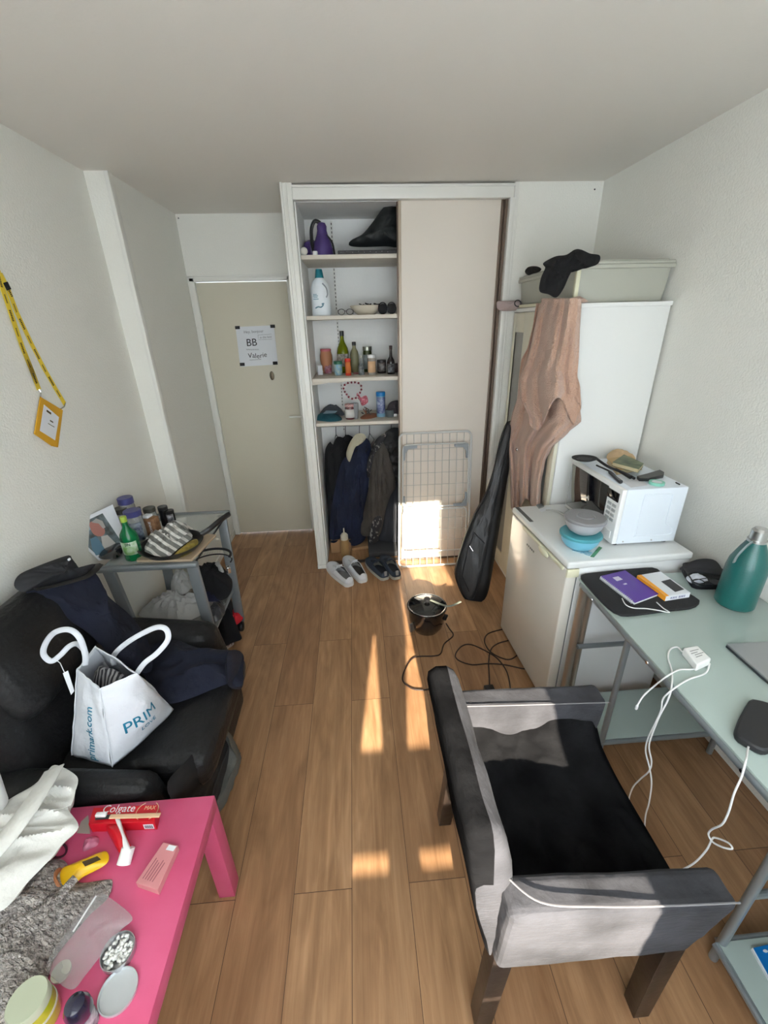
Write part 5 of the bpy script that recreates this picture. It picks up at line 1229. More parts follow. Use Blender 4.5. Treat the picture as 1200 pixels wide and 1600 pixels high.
bottle('glass_jar', 'empty glass jar with blue lid at the back of the trolley, by the wall', 206, 838, TZ, 22, 777, 'jar', glassm('jar_glass', (.85, .87, .88), .05, .8), 'jar', mat('blue_lid', S(66, 68, 120), .35))
bottle('glass_jar', 'glass jar with black lid behind the green bottle on the trolley', 195, 842, TZ, 20, 794, 'jar', glassm('jar_glass', (1, 1, 1)), 'jar', mat('near_black_lid', S(48, 48, 44), .4))
bottle('glass_jar', 'glass jar with blue lid and navy label beside the brown carton', 214, 852, TZ, 25, 797, 'jar', glassm('jar_glass', (1, 1, 1)), 'jar', mat('blue_lid', (1, 1, 1)), mat('navy_label', S(38, 48, 80), .5, var=(S(150, 160, 170), 40)))
bottle('glass_jar', 'glass jar with dark olive lid behind the brown carton', 238, 832, TZ, 18, 793, 'jar', glassm('jar_glass', (1, 1, 1)), 'jar', mat('olive_lid', S(58, 56, 48), .4))
bottle('small_black_bottle', 'small black dropper bottle between the blue-lidded jar and the carton', 226, 838, TZ, 12, 792, 'slim', matt_black, 'bottle', black_p)
bottle('small_black_bottle', 'black bottle with tall cap at the back right of the trolley', 258, 823, TZ, 14, 791, 'can', mat('black_gloss_bottle', (.01, .01, .012), .25), 'bottle', black_p)
bottle('small_black_bottle', 'black bottle with white speckled label right of the taller black bottle', 267, 822, TZ, 13, 797, 'can', mat('black_gloss_bottle', (1, 1, 1)), 'bottle', black_p, mat('speckled_label', S(30, 30, 32), .5, var=(S(150, 150, 155), 60)))
bxp = P(238, 838, Z=TZ)
bc2 = thing('brown_carton', 'small brown printed carton standing among the jars on the trolley', 'carton', bxp)
Rb = Matrix.Rotation(-.25, 3, 'Z')
part('carton', lambda b: b.box(bxp+V((0, .025, .05)), (.068, .045, .10), 0, .001, R=Rb), mat('kraft_print', S(150, 112, 80), .8, var=(S(120, 84, 56), 60)), bc2)
text_part('carton_text', 'BONNE', .020, bxp+Rb@V((.010, .0005, .015))+V((0, .0, 0)), (0, 0, 1), Rb@V((-1, 0, 0)), paper, bc2)
part('open_flap', lambda b: b.box(bxp+V((-.012, .025, .107)), (.035, .04, .012), 0, .001, R=Rb), paper, bc2)
gbot = bottle('green_bottle', 'green glass bottle with lime cap and white label on the trolley', 205, 878, TZ, 26, 807, 'oil', glassm('soju_green', S(20, 130, 74), .05, .45), 'bottle', mat('lime_cap', S(150, 176, 60), .35), mat('leaf_label', S(216, 224, 214), .6, var=(S(110, 160, 80), 28)))
gl = gbot.location; gr = wpx(13, gl)
text_part('label_text', 'JIN', .02, gl+V((-.004, -gr*1.06, .085)), (1, 0, 0), (0, 0, 1), mat('dark_green_ink', S(20, 60, 40), .6), gbot)
# frying pan on a wooden board
pn = P(270, 858, Z=TZ+.012); pr = wpx(47, pn)
ones('chopping_board', lambda b: b.prism([P(x, y, Z=TZ+.0005) for x, y in ((214, 879), (226, 842), (300, 836), (338, 838), (300, 878))], (0, 0, .012)), mat('pale_wood', S(176, 156, 130), .6, bump=(20, .2)), 'thin pale wooden board under the frying pan', 'board', bevel=.002)
pan = thing('frying_pan', 'black frying pan on the trolley filled with a striped packet', 'frying pan', pn)
part('pan_body', lambda b: b.lathe([(0, .001), (pr*.76, .001), (pr*.82, .006), (pr, .036), (pr*.97, .037), (pr*.79, .010), (0, .006)], pn, 44), mat('pan_coating', (.014, .013, .012), .35), pan)
hd = [pn+V((pr*.80, pr*.55, .034)), P(328, 826, Z=TZ+.065), P(345, 812, Z=TZ+.085), P(358, 803, Z=TZ+.09)]
part('handle', lambda b: b.tube(spline(hd, 6), .011, 10, flat=(.010, .014)), black_p, pan)
part('handle_ring', lambda b: b.tube([P(300, 822, Z=TZ+.03), P(312, 820, Z=TZ+.032), P(330, 815, Z=TZ+.034)], .003, 6), black_p, pan) if False else None
pkm = stripes('striped_foil', S(118, 118, 113), S(216, 214, 208), 'DIAGONAL', 11, .62, .6)
def pk_out(pts, dz): return [P(x, y, Z=TZ+dz) for x, y in pts]
ones('striped_packet', lambda b: heap(b, pk_out([(226, 862), (224, 846), (236, 834), (262, 828), (290, 818), (302, 826), (300, 842), (280, 856), (262, 872), (240, 868)], .030), .035, fold=.03, fscale=(24, 24, 24), n=70, rings=12, smooth=False), pkm, 'crumpled grey and white striped packet lying in the frying pan', 'packet', angle=20)
ones('striped_packet', lambda b: heap(b, pk_out([(250, 838), (258, 824), (272, 816), (292, 820), (296, 832), (280, 842), (264, 846)], .055), .03, fold=.03, fscale=(30, 30, 30), n=50, rings=9, seed=4, smooth=False), pkm, 'second striped packet stacked at the back of the frying pan', 'packet', angle=20)
ones('potato_pieces', lambda b: heap(b, pk_out([(270, 870), (285, 856), (306, 842), (312, 848), (300, 862), (284, 870)], .020), .012, fold=.006, fscale=(60, 60, 60), n=40, rings=6), mat('golden_food', S(180, 160, 70), .5, var=(S(130, 110, 40), 40)), 'yellow layer of food showing at the right side of the frying pan', 'food', kind='stuff')
# picture card leaning on the wall
po = V((-1.235, 1.98, .90)); pnr = V((1, -.5, .32)).normalized()
def cp(x, y, o=0): return PP(x, y, po+pnr*o, pnr)
pc0 = thing('photo_card', 'white bordered photograph leaning against the wall behind the green bottle', 'photo', cp(150, 868))
part('card_back', lambda b: b.prism([cp(*q) for q in ((104, 827), (113, 818), (176, 788), (206, 862), (155, 876))], pnr*-.002), paper, pc0)
part('photo_print', lambda b: b.prism([cp(*q, .0006) for q in ((112, 831), (126, 818), (160, 802), (192, 850), (188, 866), (150, 866))], pnr*.0006), mat('photo_sea', S(120, 134, 140), .5, var=(S(70, 76, 74), 26)), pc0)
part('photo_sky', lambda b: b.prism([cp(*q, .0014) for q in ((114, 832), (126, 819), (137, 815), (143, 826), (130, 838), (121, 842))], pnr*.0004), mat('photo_sky', S(160, 178, 188), .5), pc0)
part('photo_figure', lambda b: (b.prism([cp(*q, .002) for q in resample([V((x, y, 0)) for x, y in ((140, 817), (150, 814), (160, 820), (164, 832), (158, 838), (148, 836), (142, 828))], 24) for q in [(q.x, q.y)]], pnr*.0004)), mat('photo_face', S(176, 120, 108), .6), pc0)
part('photo_hair', lambda b: b.prism([cp(*q, .0026) for q in ((143, 816), (150, 810), (160, 814), (165, 824), (161, 826), (154, 818), (147, 817))], pnr*.0004), mat('photo_hair', S(170, 165, 160), .6), pc0)
part('photo_shirt', lambda b: b.prism([cp(*q, .0018) for q in ((158, 838), (168, 836), (184, 852), (182, 862), (168, 864), (160, 852))], pnr*.0004), mat('photo_shirt', S(190, 186, 180), .6), pc0)
part('photo_child', lambda b: b.prism([cp(*q, .0022) for q in ((141, 842), (150, 838), (158, 848), (166, 864), (150, 868), (144, 858))], pnr*.0004), mat('photo_child', S(96, 130, 150), .6), pc0)
db = P(175, 877, Z=TZ)
ones('black_dish', lambda b: heap(b, [P(x, y, Z=TZ+.01) for x, y in ((153, 866), (170, 858), (190, 848), (193, 858), (186, 870), (170, 874), (157, 873))], .02, n=40, rings=8, edge=.008), mat('gloss_black', (1, 1, 1)), 'glossy black dish in front of the leaning photograph', 'dish')
# lower shelf clothes
def lump(name, label, cat, pts, z, h, m, fold=.02, sc=16, seed=0, **k):
    return ones(name, lambda b: heap(b, [P(x, y, Z=z) for x, y in pts], h, fold=fold, fscale=(sc, sc, sc), seed=seed, n=80, rings=14), m, label, cat, **k)
whc = mat('white_crumpled_shirt', S(190, 190, 188), .9, bump=(50, .3))
lump('white_shirt', 'crumpled white shirt on the lower shelf of the trolley', 'shirt', [(216, 960), (232, 944), (250, 932), (275, 925), (298, 936), (322, 938), (338, 934), (338, 942), (320, 958), (300, 968), (285, 976), (255, 972), (232, 966)], .30, .07, whc, .045, 18, 1)
lump('white_towel', 'white cloth bunched behind the near trolley leg', 'cloth', [(268, 922), (270, 902), (282, 893), (296, 900), (300, 915), (288, 928)], .36, .06, whc, .03, 25, 3)
blc = mat('black_knit', (.006, .006, .008), .95, bump=(80, .4))
lump('black_jumper', 'black jumper piled on the trolley below its glass top', 'jumper', [(300, 900), (318, 892), (335, 884), (352, 892), (362, 905), (362, 922), (352, 936), (330, 938), (308, 926)], .36, .10, blc, .04, 12, 5)
lump('navy_cloth', 'navy cloth folded under the black jumper on the trolley', 'cloth', [(312, 928), (330, 924), (355, 922), (352, 934), (336, 940), (318, 938)], .36, .03, mat('deep_navy', S(16, 20, 48), .9), .01, 20, 2)
lump('white_collar', 'white collar showing above the black jumper on the trolley', 'cloth', [(335, 884), (341, 878), (347, 886), (350, 894), (344, 893)], .45, .02, whc, .01, 30, 2)
lump('black_coat', 'black coat heaped on the floor beside the trolley', 'coat', [(318, 992), (322, 968), (340, 948), (358, 935), (366, 950), (372, 968), (372, 985), (378, 998), (364, 1004), (350, 1010), (332, 1004)], .05, .22, blc, .05, 9, 7)
lump('dark_grey_bag', 'dark grey plastic bag on the lower right of the trolley', 'bag', [(322, 966), (332, 950), (346, 942), (352, 955), (344, 968), (330, 972)], .31, .05, mat('grey_film', S(46, 48, 52), .3), .02, 22, 9)
lump('red_cloth', 'bright red cloth at the foot of the far trolley leg', 'cloth', [(358, 962), (364, 953), (378, 955), (380, 966), (372, 975), (364, 979), (358, 974)], .10, .04, mat('scarlet', S(186, 16, 34), .8), .02, 30, 1)
lump('tan_slipper', 'tan slipper on the floor under the trolley', 'slipper', [(328, 992), (336, 993), (348, 1000), (352, 1007), (344, 1014), (336, 1008)], .03, .05, mat('tan_suede', S(176, 136, 92), .85), .01, 30, 1)
lump('maroon_scarf', 'dark red patterned scarf end beside the tan slipper', 'scarf', [(344, 1014), (352, 1006), (362, 1000), (366, 1006), (356, 1014), (348, 1018)], .01, .03, mat('maroon_weave', S(70, 18, 24), .9, var=(S(180, 170, 160), 80)), .01, 30, 2)
bs = thing('black_comb_basket', 'black basket with slatted rim hanging below the trolley top', 'basket', P(330, 872, Z=.60))
bcn = P(326, 892, Z=.56)
def bsk(b):
    arc = [bcn+V((.105*math.cos(a), .07+.085*math.sin(a), .05)) for a in [math.radians(q) for q in range(-10, 200, 10)]]
    b.tube(arc, .007, 8)
    b.tube([p+V((0, 0, -.035)) for p in arc], .004, 6)
part('rim', bsk, matt_black, bs)
def slt(b):
    for a in range(20, 170, 5):
        a = math.radians(a); p = bcn+V((.105*math.cos(a), .07+.085*math.sin(a), .05)); b.tube([p, p+V((0, 0, -.035))], .0018, 5)
part('slats', slt, mat('cream_slat', S(180, 176, 160), .6), bs)
ones('metal_clamp', lambda b: b.box(P(357, 890, Z=.52), (.02, .03, .04), .5, .004), chrome, 'small shiny clamp on the far right leg of the trolley', 'clamp')

# ================================================================ leather armchair
la_ = thing('leather_armchair', 'big black leather armchair against the left wall under clothes and a shopping bag', 'armchair', (-.93, 1.3, 0))
def lsoft(name, P8, bev=.05, lev=2, amp=.012, scale=.15):
    o = part(name, lambda b: b.hexa(P8, bev, 4), leather, la_, angle=70); soften(o, lev, amp, scale, 'leather_noise'); return o
lsoft('base', bx8(-1.25, -.62, .94, 1.60, .05, .30), .03)
lsoft('seat_cushion', bx8(-1.10, -.555, .99, 1.56, .27, .43), .065)
lsoft('backrest', bx8(-1.262, -1.03, .94, 1.60, .36, .86, .0, -.10), .08)
lsoft('head_cushion', bx8(-1.20, -1.02, 1.00, 1.55, .62, .93, -.05, -.09), .08)
lsoft('armrest', [(-1.22, .874, .15), (-.66, .874, .15), (-.64, .985, .15), (-1.22, .985, .15), (-1.22, .874, .53), (-.70, .874, .465), (-.68, .97, .47), (-1.22, .985, .54)], .075)
lsoft('armrest', [(-1.22, 1.55, .15), (-.66, 1.55, .15), (-.64, 1.72, .15), (-1.22, 1.72, .15), (-1.22, 1.55, .55), (-.72, 1.55, .50), (-.70, 1.70, .50), (-1.22, 1.72, .56)], .075)
for x, y in ((-1.2, .9), (-.72, .9), (-1.2, 1.62), (-.72, 1.62)): part('foot', lambda b: b.bb((x, y, 0), (x+.05, y+.05, .17)), black_p, la_)
# bags beside the armchair
def vp(pts, X, Z=None): return [P(x, y, X=X) for x, y in pts]
sb = thing('black_holdall', 'black fabric holdall squeezed between the armchair and the pink table', 'bag', (-.62, 1.10, 0))
part('bag_body', lambda b: pillow(b, vp([(262, 1222), (290, 1190), (320, 1158), (345, 1150), (364, 1158), (366, 1172), (358, 1200), (346, 1235), (336, 1258), (300, 1262), (270, 1250)], -.615), (1, 0, .35), .015, .06, n=80, rings=12, fold=.012, fscale=(10, 10, 10)), mat('black_velour', (.005, .005, .006), .9), sb)
part('edge_seam', lambda b: b.tube(spline(vp([(330, 1250), (335, 1230), (345, 1200), (357, 1168)], -.592), 6), .003, 6), mat('seam_grey', (.03, .03, .03), .7), sb)
part('strap', lambda b: b.tube(vp([(334, 1250), (338, 1262), (341, 1278), (339, 1294)], -.55), .01, 8, flat=(.012, .004)), matt_black, sb)
part('clip', lambda b: b.tube(vp([(335, 1264), (338, 1270), (337, 1279), (333, 1284)], -.535), .003, 6), chrome, sb, 'silver clip')
ones('grey_backpack', lambda b: pillow(b, vp([(340, 1132), (350, 1136), (362, 1150), (374, 1178), (376, 1192), (366, 1218), (356, 1246), (346, 1268), (335, 1262), (345, 1225), (352, 1190), (352, 1160)], -.615), (1, -.1, .2), .035, .05, n=70, rings=10, fold=.015, fscale=(14, 14, 14)), mat('grey_canvas', S(98, 98, 92), .9, bump=(80, .3)), 'grey canvas bag on the floor beyond the black holdall', 'bag')

# ================================================================ navy trousers on the armchair
tn = V((.80, -.28, .52)).normalized(); to = V((-1.035, 1.45, .80))
nv = mat('navy_wool', S(10, 15, 32), .9, bump=(70, .2), var=(S(15, 21, 42), 5))
trs = thing('navy_trousers', 'navy trousers with a black belt draped over the armchair back and seat', 'trousers', (-.95, 1.4, .45))
tq = lambda pts, o=0: [PP(x, y, to+tn*o, tn) for x, y in pts]
part('upper_leg', lambda b: pillow(b, tq([(40, 925), (52, 905), (100, 893), (146, 893), (168, 930), (200, 958), (222, 985), (234, 1010), (238, 1045), (222, 1050), (180, 1030), (140, 990), (100, 965), (70, 945)]), tn, .035, .05, n=90, rings=14, fold=.035, fscale=(9, 9, 9), seed=3), nv, trs)
part('waistband', lambda b: pillow(b, tq([(22, 915), (30, 898), (60, 884), (105, 868), (112, 872), (126, 890), (140, 896), (157, 880), (154, 892), (130, 903), (90, 912), (60, 920), (35, 925)], .02), tn, .03, .05, n=80, rings=8, fold=.02, fscale=(20, 20, 20), seed=6), mat('black_belt_cloth', (.008, .009, .012), .7), trs)
part('belt', lambda b: b.tube(spline(tq([(56, 921), (90, 914), (120, 906), (140, 898), (156, 882)], .06), 6), .01, 8, flat=(.016, .004)), mat('belt_leather', (.012, .011, .01), .4), trs)
part('waist_tag', lambda b: b.box(tq([(108, 874)], .06)[0], (.006, .010, .008), 0, .001), paper, trs)
sz = .455
part('lower_leg', lambda b: heap(b, [P(x, y, Z=sz) for x, y in ((214, 1040), (232, 1008), (270, 1000), (310, 1012), (345, 1016), (378, 1020), (380, 1048), (379, 1070), (368, 1073), (358, 1068), (330, 1078), (295, 1092), (262, 1100), (240, 1090), (228, 1060))], .05, n=90, rings=14, fold=.025, fscale=(8, 8, 8), seed=2), nv, trs)
part('trouser_hem', lambda b: pillow(b, [P(x, y, X=-.545) for x, y in ((356, 1020), (378, 1020), (381, 1050), (379, 1073), (368, 1077), (357, 1068))], (1, 0, .4), .01, .03, n=40, rings=8), nv, trs)

# ================================================================ shopping bag
bz0, bz1 = .455, .775
A0, B0, C0, D0 = V((-1.005, 1.04, bz0)), V((-.85, .985, bz0)), V((-.735, 1.20, bz0)), V((-.93, 1.27, bz0))
A1, B1, C1, D1 = P(121, 1046, Z=bz1+.005), P(156, 1077, Z=bz1), P(214, 1052, Z=bz1), P(150, 1010, Z=bz1+.01)
bagm = mat('white_woven_plastic', S(216, 220, 226), .45, bump=(25, .6))
sbag = thing('shopping_bag', 'white shopping bag with blue lettering and two handles standing on the leather armchair', 'bag', (-.87, 1.12, bz0))
def bpt(p0, p1, q0, q1, u, v, bulge=0):
    lo = p0.lerp(p1, u); hi = q0.lerp(q1, u); p = lo.lerp(hi, v)
    n = (p1-p0).cross(V((0, 0, 1))).normalized()
    w = .006*noise.noise(V((u*4, v*5, p0.x*9)))
    return p+n*(bulge*math.sin(PI*min(1, max(0, u)))**.7*math.sin(PI*min(1, max(0, v*.92+.08)))+w)
front = lambda u, v, o=0: bpt(B0, C0, B1, C1, u, v, .05)+((C0-B0).cross(V((0, 0, 1))).normalized())*o
side = lambda u, v, o=0: bpt(A0, B0, A1, B1, u, v, .008)+((B0-A0).cross(V((0, 0, 1))).normalized())*o
def bagf(b):
    b.sheet(lambda u, v: front(u, v), 24, 24); b.sheet(lambda u, v: side(u, v), 14, 24)
    b.sheet(lambda u, v: bpt(C0, D0, C1, D1, u, v, .02), 14, 24); b.sheet(lambda u, v: bpt(D0, A0, D1, A1, u, v, .02), 14, 24)
    b.sheet(lambda u, v: (A0.lerp(B0, u)).lerp(D0.lerp(C0, u), v), 6, 6)
part('bag_body', bagf, bagm, sbag, solid=.0015, angle=50)
part('edge_binding', lambda b: (b.tube([front(0, v/20, .002) for v in range(21)], .0022, 5), b.tube([side(0, v/20, .002) for v in range(21)], .0022, 5), b.tube([front(u/12, 1) for u in range(13)]+[bpt(C0, D0, C1, D1, u/10, 1, .02) for u in range(11)]+[bpt(D0, A0, D1, A1, u/10, 1, .02) for u in range(11)]+[side(u/10, 1) for u in range(10)], .0025, 5, closed=True)), bagm, sbag)
def strap(b, pts, w, nrm):
    pts = spline(pts, 8); nrm = V(nrm).normalized(); n = len(pts)
    def f(u, v):
        i = min(n-1, int(round(v*(n-1)))); t = (pts[min(i+1, n-1)]-pts[max(i-1, 0)]).normalized(); s = t.cross(nrm).normalized()
        return pts[i]+s*(u-.5)*w
    b.sheet(f, 3, n)
hn = (CAM-V((-.85, 1.1, .85))).normalized()
part('handle', lambda b: strap(b, [P(133, 1040, Y=1.10), P(133, 1022, Y=1.10), P(124, 996, Y=1.10), P(108, 984, Y=1.11), P(86, 988, Y=1.12), P(72, 1004, Y=1.13), P(68, 1022, Y=1.13), P(80, 1033, Y=1.13), P(94, 1024, Y=1.14), P(108, 1010, Y=1.16), P(120, 1006, Y=1.18), P(130, 1014, Y=1.20), P(136, 1026, Y=1.21)], .0165, hn), bagm, sbag, solid=.002)
part('handle', lambda b: strap(b, [P(178, 1040, Y=1.17), P(178, 1024, Y=1.17), P(196, 1006, Y=1.16), P(222, 990, Y=1.15), P(246, 980, Y=1.14), P(260, 984, Y=1.13), P(262, 1000, Y=1.12), P(246, 1020, Y=1.10), P(226, 1036, Y=1.09), P(214, 1052, Y=1.08)], .0165, hn), bagm, sbag, solid=.002)
inkb = mat('bag_print_blue', S(24, 120, 150), .5)
def bmap(fn, L, Hh): return lambda p: fn(p.x/L, p.y/Hh, .0022+p.z)
Lf = (C0-B0).length*1.12
text_part('bag_print', 'PRIM', .068, (.045, .125, 0), (1, 0.10, 0), (0, 1, 0), inkb, sbag, .0004, 'large blue capitals', bend=bmap(front, Lf, .33), font_sx=1.15)
text_part('bag_print', 'LOVE', .030, (.110, .092, 0), (1, .12, 0), (0, 1, 0), inkb, sbag, .0003, bend=bmap(front, Lf, .33))
text_part('bag_print', 'primark.com', .046, (.108, .012, 0), (0, 1, 0), (-1, 0, 0), inkb, sbag, .0003, 'blue web address printed up the side', bend=bmap(side, (B0-A0).length, .33), font_sx=.95)
tg = thing('swing_tag', 'small white cardboard tag on a string hanging from the shopping bag', 'tag', P(107, 1070, Y=1.08))
part('card', lambda b: b.prism([P(x, y, Y=1.075) for x, y in ((98, 1052), (106, 1048), (116, 1080), (111, 1086))], (0, .001, 0)), paper, tg)
part('string', lambda b: b.tube([P(x, y, Y=1.08) for x, y in ((86, 1030), (94, 1036), (98, 1045), (101, 1051))], .0012, 5), paper, tg)
ones('striped_shirt', lambda b: heap(b, [A1.lerp(B1, .25)+V((0, .02, -.08)), B1+V((.02, .04, -.08)), C1+V((-.02, .02, -.08)), D1+V((0, -.02, -.08))], .05, n=48, rings=10, fold=.02, fscale=(20, 20, 20)), stripes('grey_stripe', S(40, 40, 44), S(140, 138, 138), 'X', 22, .5, .9), 'grey striped garment stuffed inside the shopping bag', 'garment')

# ================================================================ pink table and its clutter
PZ = .45
pt = thing('pink_table', 'low bright pink square side table in the bottom left corner', 'table', (-.762, .59, 0))
part('table_top', lambda b: b.bb((-1.037, .315, PZ-.05), (-.487, .864, PZ), .002), pink_m, pt)
for x, y in ((-1.037, .315), (-.539, .315), (-1.037, .812), (-.539, .812)):
    part('leg', lambda b: b.bb((x, y, 0), (x+.052, y+.052, PZ-.048), .0015), pink_m, pt)
def PT(pts, dz=0): return [P(x, y, Z=PZ+dz) for x, y in pts]
totem = mat('white_cotton', S(220, 219, 212), .9, bump=(60, .3))
tq_ = thing('cotton_bag', 'rumpled white cotton cloth bag heaped on the left edge of the pink table', 'bag', P(50, 1320, Z=PZ))
part('bag_cloth', lambda b: pillow(b, [P(x, y, Z=PZ+.10) for x, y in ((-70, 1330), (-30, 1290), (10, 1252), (52, 1227), (72, 1208), (87, 1195), (120, 1213), (118, 1235), (112, 1257), (106, 1264), (123, 1292), (98, 1318), (80, 1341), (44, 1378), (3, 1423), (-40, 1420), (-80, 1380))], (0, -.25, 1), .02, .09, n=120, rings=20, fold=.045, fscale=(5, 14, 5), seed=4, edge=.003), totem, tq_)
part('bag_strap', lambda b: strap(b, [P(-40, 1360, Z=.60), P(0, 1320, Z=.61), P(40, 1270, Z=.62), P(70, 1225, Z=.61), P(85, 1200, Z=.59)], .05, (0, -.3, 1)), totem, tq_, solid=.003)
ones('white_cup', lambda b: b.lathe([(0, 0), (.035, 0), (.045, .09), (.042, .09), (.033, .004), (0, .004)], P(-12, 1262, Z=PZ+.11), 24), white_p, 'smooth white object cut off by the left edge above the cotton bag', 'cup')
knit = mat('grey_knit', S(206, 198, 190), .95, bump=(90, .7, (1, 1, 1)), var=(S(120, 112, 108), 60, (1, 2.4, 1), (.35, .7)))
def knt():
    m = knit; nt = m.node_tree; b = nt.nodes['Principled BSDF']
    tc = nt.nodes.new('ShaderNodeTexCoord'); w = nt.nodes.new('ShaderNodeTexWave'); w.wave_type = 'BANDS'; w.bands_direction = 'DIAGONAL'; w.inputs['Scale'].default_value = 55; w.inputs['Distortion'].default_value = 6; w.inputs['Detail Scale'].default_value = 3
    bp = nt.nodes.new('ShaderNodeBump'); bp.inputs['Strength'].default_value = 1; bp.inputs['Distance'].default_value = .006
    nt.links.new(tc.outputs['Object'], w.inputs['Vector']); nt.links.new(w.outputs[0], bp.inputs['Height'])
    old = b.inputs['Normal'].links[0].from_socket; nt.links.new(old, bp.inputs['Normal']); nt.links.new(bp.outputs[0], b.inputs['Normal'])
knt()
kn_ = thing('knitted_scarf', 'chunky grey knitted scarf crumpled over the pink table', 'scarf', P(60, 1440, Z=PZ))
part('scarf_length', lambda b: heap(b, PT([(-90, 1460), (-20, 1390), (40, 1352), (85, 1342), (104, 1348), (120, 1378), (170, 1374), (176, 1380), (168, 1404), (140, 1430), (110, 1466), (84, 1500), (70, 1540), (30, 1600), (-40, 1660), (-110, 1600)], .004), .045, n=120, rings=20, fold=.025, fscale=(12, 12, 12), seed=8), knit, kn_)
part('scarf_fold', lambda b: heap(b, PT([(-60, 1440), (0, 1400), (50, 1388), (82, 1392), (74, 1420), (40, 1446), (0, 1458), (-40, 1466)], .03), .035, n=80, rings=14, fold=.012, fscale=(14, 14, 14), seed=2), knit, kn_)
part('scarf_roll', lambda b: b.tube(spline([p for p in PT([(118, 1372), (100, 1392), (84, 1420), (72, 1450)], .045)], 6), .010, 10), knit, kn_)
# sunscreen
su = thing('sunscreen_tube', 'yellow squeeze tube with black print lying beside the cotton bag', 'tube', P(125, 1360, Z=PZ))
syel = mat('sun_yellow', S(236, 186, 20), .35)
part('tube_body', lambda b: pillow(b, PT([(165, 1330), (167, 1349), (128, 1371), (110, 1386), (96, 1389), (90, 1374), (96, 1358), (110, 1351), (135, 1341)], .020), (0, 0, 1), .016, .016, n=60, rings=10, edge=.002), syel, su)
part('cap', lambda b: pillow(b, PT([(98, 1390), (91, 1374), (97, 1357), (90, 1357), (84, 1368), (84, 1384), (89, 1392)], .020), (0, 0, 1), .012, .016, n=40, rings=6, edge=.005), mat('orange_grey_cap', S(170, 110, 70), .4), su)
part('tube_print', lambda b: b.prism(PT([(128, 1347), (152, 1338), (158, 1343), (133, 1354)], .0375), (0, 0, .0008)), mat('brown_print', S(64, 48, 20), .5), su)
# toothpaste carton
cg = thing('toothpaste_box', 'red and white toothpaste carton lying at the far side of the pink table', 'box', P(190, 1290, Z=PZ))
red = mat('toothpaste_red', S(200, 20, 36), .35)
hC = .036
tC = [P(x, y, Z=PZ+hC) for x, y in ((146, 1262), (247, 1257), (241, 1284), (138, 1288))]
tC = [V((p.x, p.y, PZ)) for p in (tC[3], tC[2], tC[1], tC[0])]
part('carton', lambda b: b.prism(tC, (0, 0, hC)), red, cg, bevel=.001)
cu_ = (tC[1]-tC[0]).normalized(); cvv = V((-cu_.y, cu_.x, 0))
text_part('carton_text', 'Colgate', .030, tC[0]+cvv*.030+cu_*.018+V((0, 0, hC+.0003)), cu_, cvv, paper, cg, .0002, 'white italic brand lettering')
text_part('carton_text', 'MAX', .015, tC[0]+cvv*.034+cu_*.138+V((0, 0, hC+.0003)), cu_, cvv, mat('gold_print', S(220, 190, 150), .4), cg, .0002)
part('barcode_patch', lambda b: b.prism([tC[0]+cu_*a+V((0, -.0003, z)) for a, z in ((.150, .006), (.178, .006), (.178, .026), (.150, .026))], (0, -.0005, 0)), paper, cg)
part('barcode', lambda b: [b.prism([tC[0]+cu_*(.153+.0026*i)+V((0, -.0009, z)) for z in (.009, .022)]+[tC[0]+cu_*(.1545+.0026*i)+V((0, -.0009, z)) for z in (.022, .009)], (0, -.0003, 0)) for i in range(9)], ink, cg)
part('gold_arc', lambda b: [b.tube([tC[0]+cu_*(.150+s*.030*math.cos(a))+cvv*(.030+.026*math.sin(a))+V((0, 0, hC+.0004)) for a in [math.radians(q) for q in range(-60, 61, 12)]], .0008, 5) for s in (-1, 1)], mat('gold_print', (1, 1, 1)), cg)
# toothbrush
tb2 = thing('bamboo_toothbrush', 'toothbrush with pale wooden handle lying across the toothpaste carton', 'toothbrush', P(200, 1275, Z=PZ+hC))
part('handle', lambda b: b.tube([P(172, 1276, Z=PZ+hC+.006), P(210, 1275, Z=PZ+hC+.006), P(250, 1273.5, Z=PZ+hC+.006)], .005, 8, flat=(.0065, .003)), mat('bamboo', S(214, 176, 140), .6), tb2)
part('brush_head', lambda b: b.tube([P(150, 1278, Z=PZ+hC+.006), P(172, 1276, Z=PZ+hC+.006)], .005, 8, flat=(.006, .003)), black_p, tb2)
part('bristles', lambda b: b.box(P(158, 1273, Z=PZ+hC+.013), (.03, .012, .010), -.05, .003), white_p, tb2)
# toothpaste tube
tp_ = thing('toothpaste_tube', 'red toothpaste tube with white flip cap in front of its carton', 'tube', P(190, 1320, Z=PZ))
part('tube_body', lambda b: pillow(b, PT([(166, 1290), (190, 1288), (200, 1310), (206, 1328), (190, 1336), (178, 1318)], .022), (0, 0, 1), .016, .016, n=50, rings=8), red, tp_)
part('white_stripe', lambda b: pillow(b, PT([(180, 1280), (187, 1278), (194, 1300), (203, 1322), (204, 1332), (194, 1334), (192, 1312)], .038), (0, 0, 1), .004, .004, n=40, rings=4), white_p, tp_)
cpp = P(197, 1337, Z=PZ+.018)
part('cap', lambda b: b.lathe([(0, -.018), (.017, -.018), (.0165, .018), (0, .02)], cpp, 24, R=Matrix.Rotation(-.9, 3, 'X')@Matrix.Rotation(.15, 3, 'Y')), white_p, tp_)
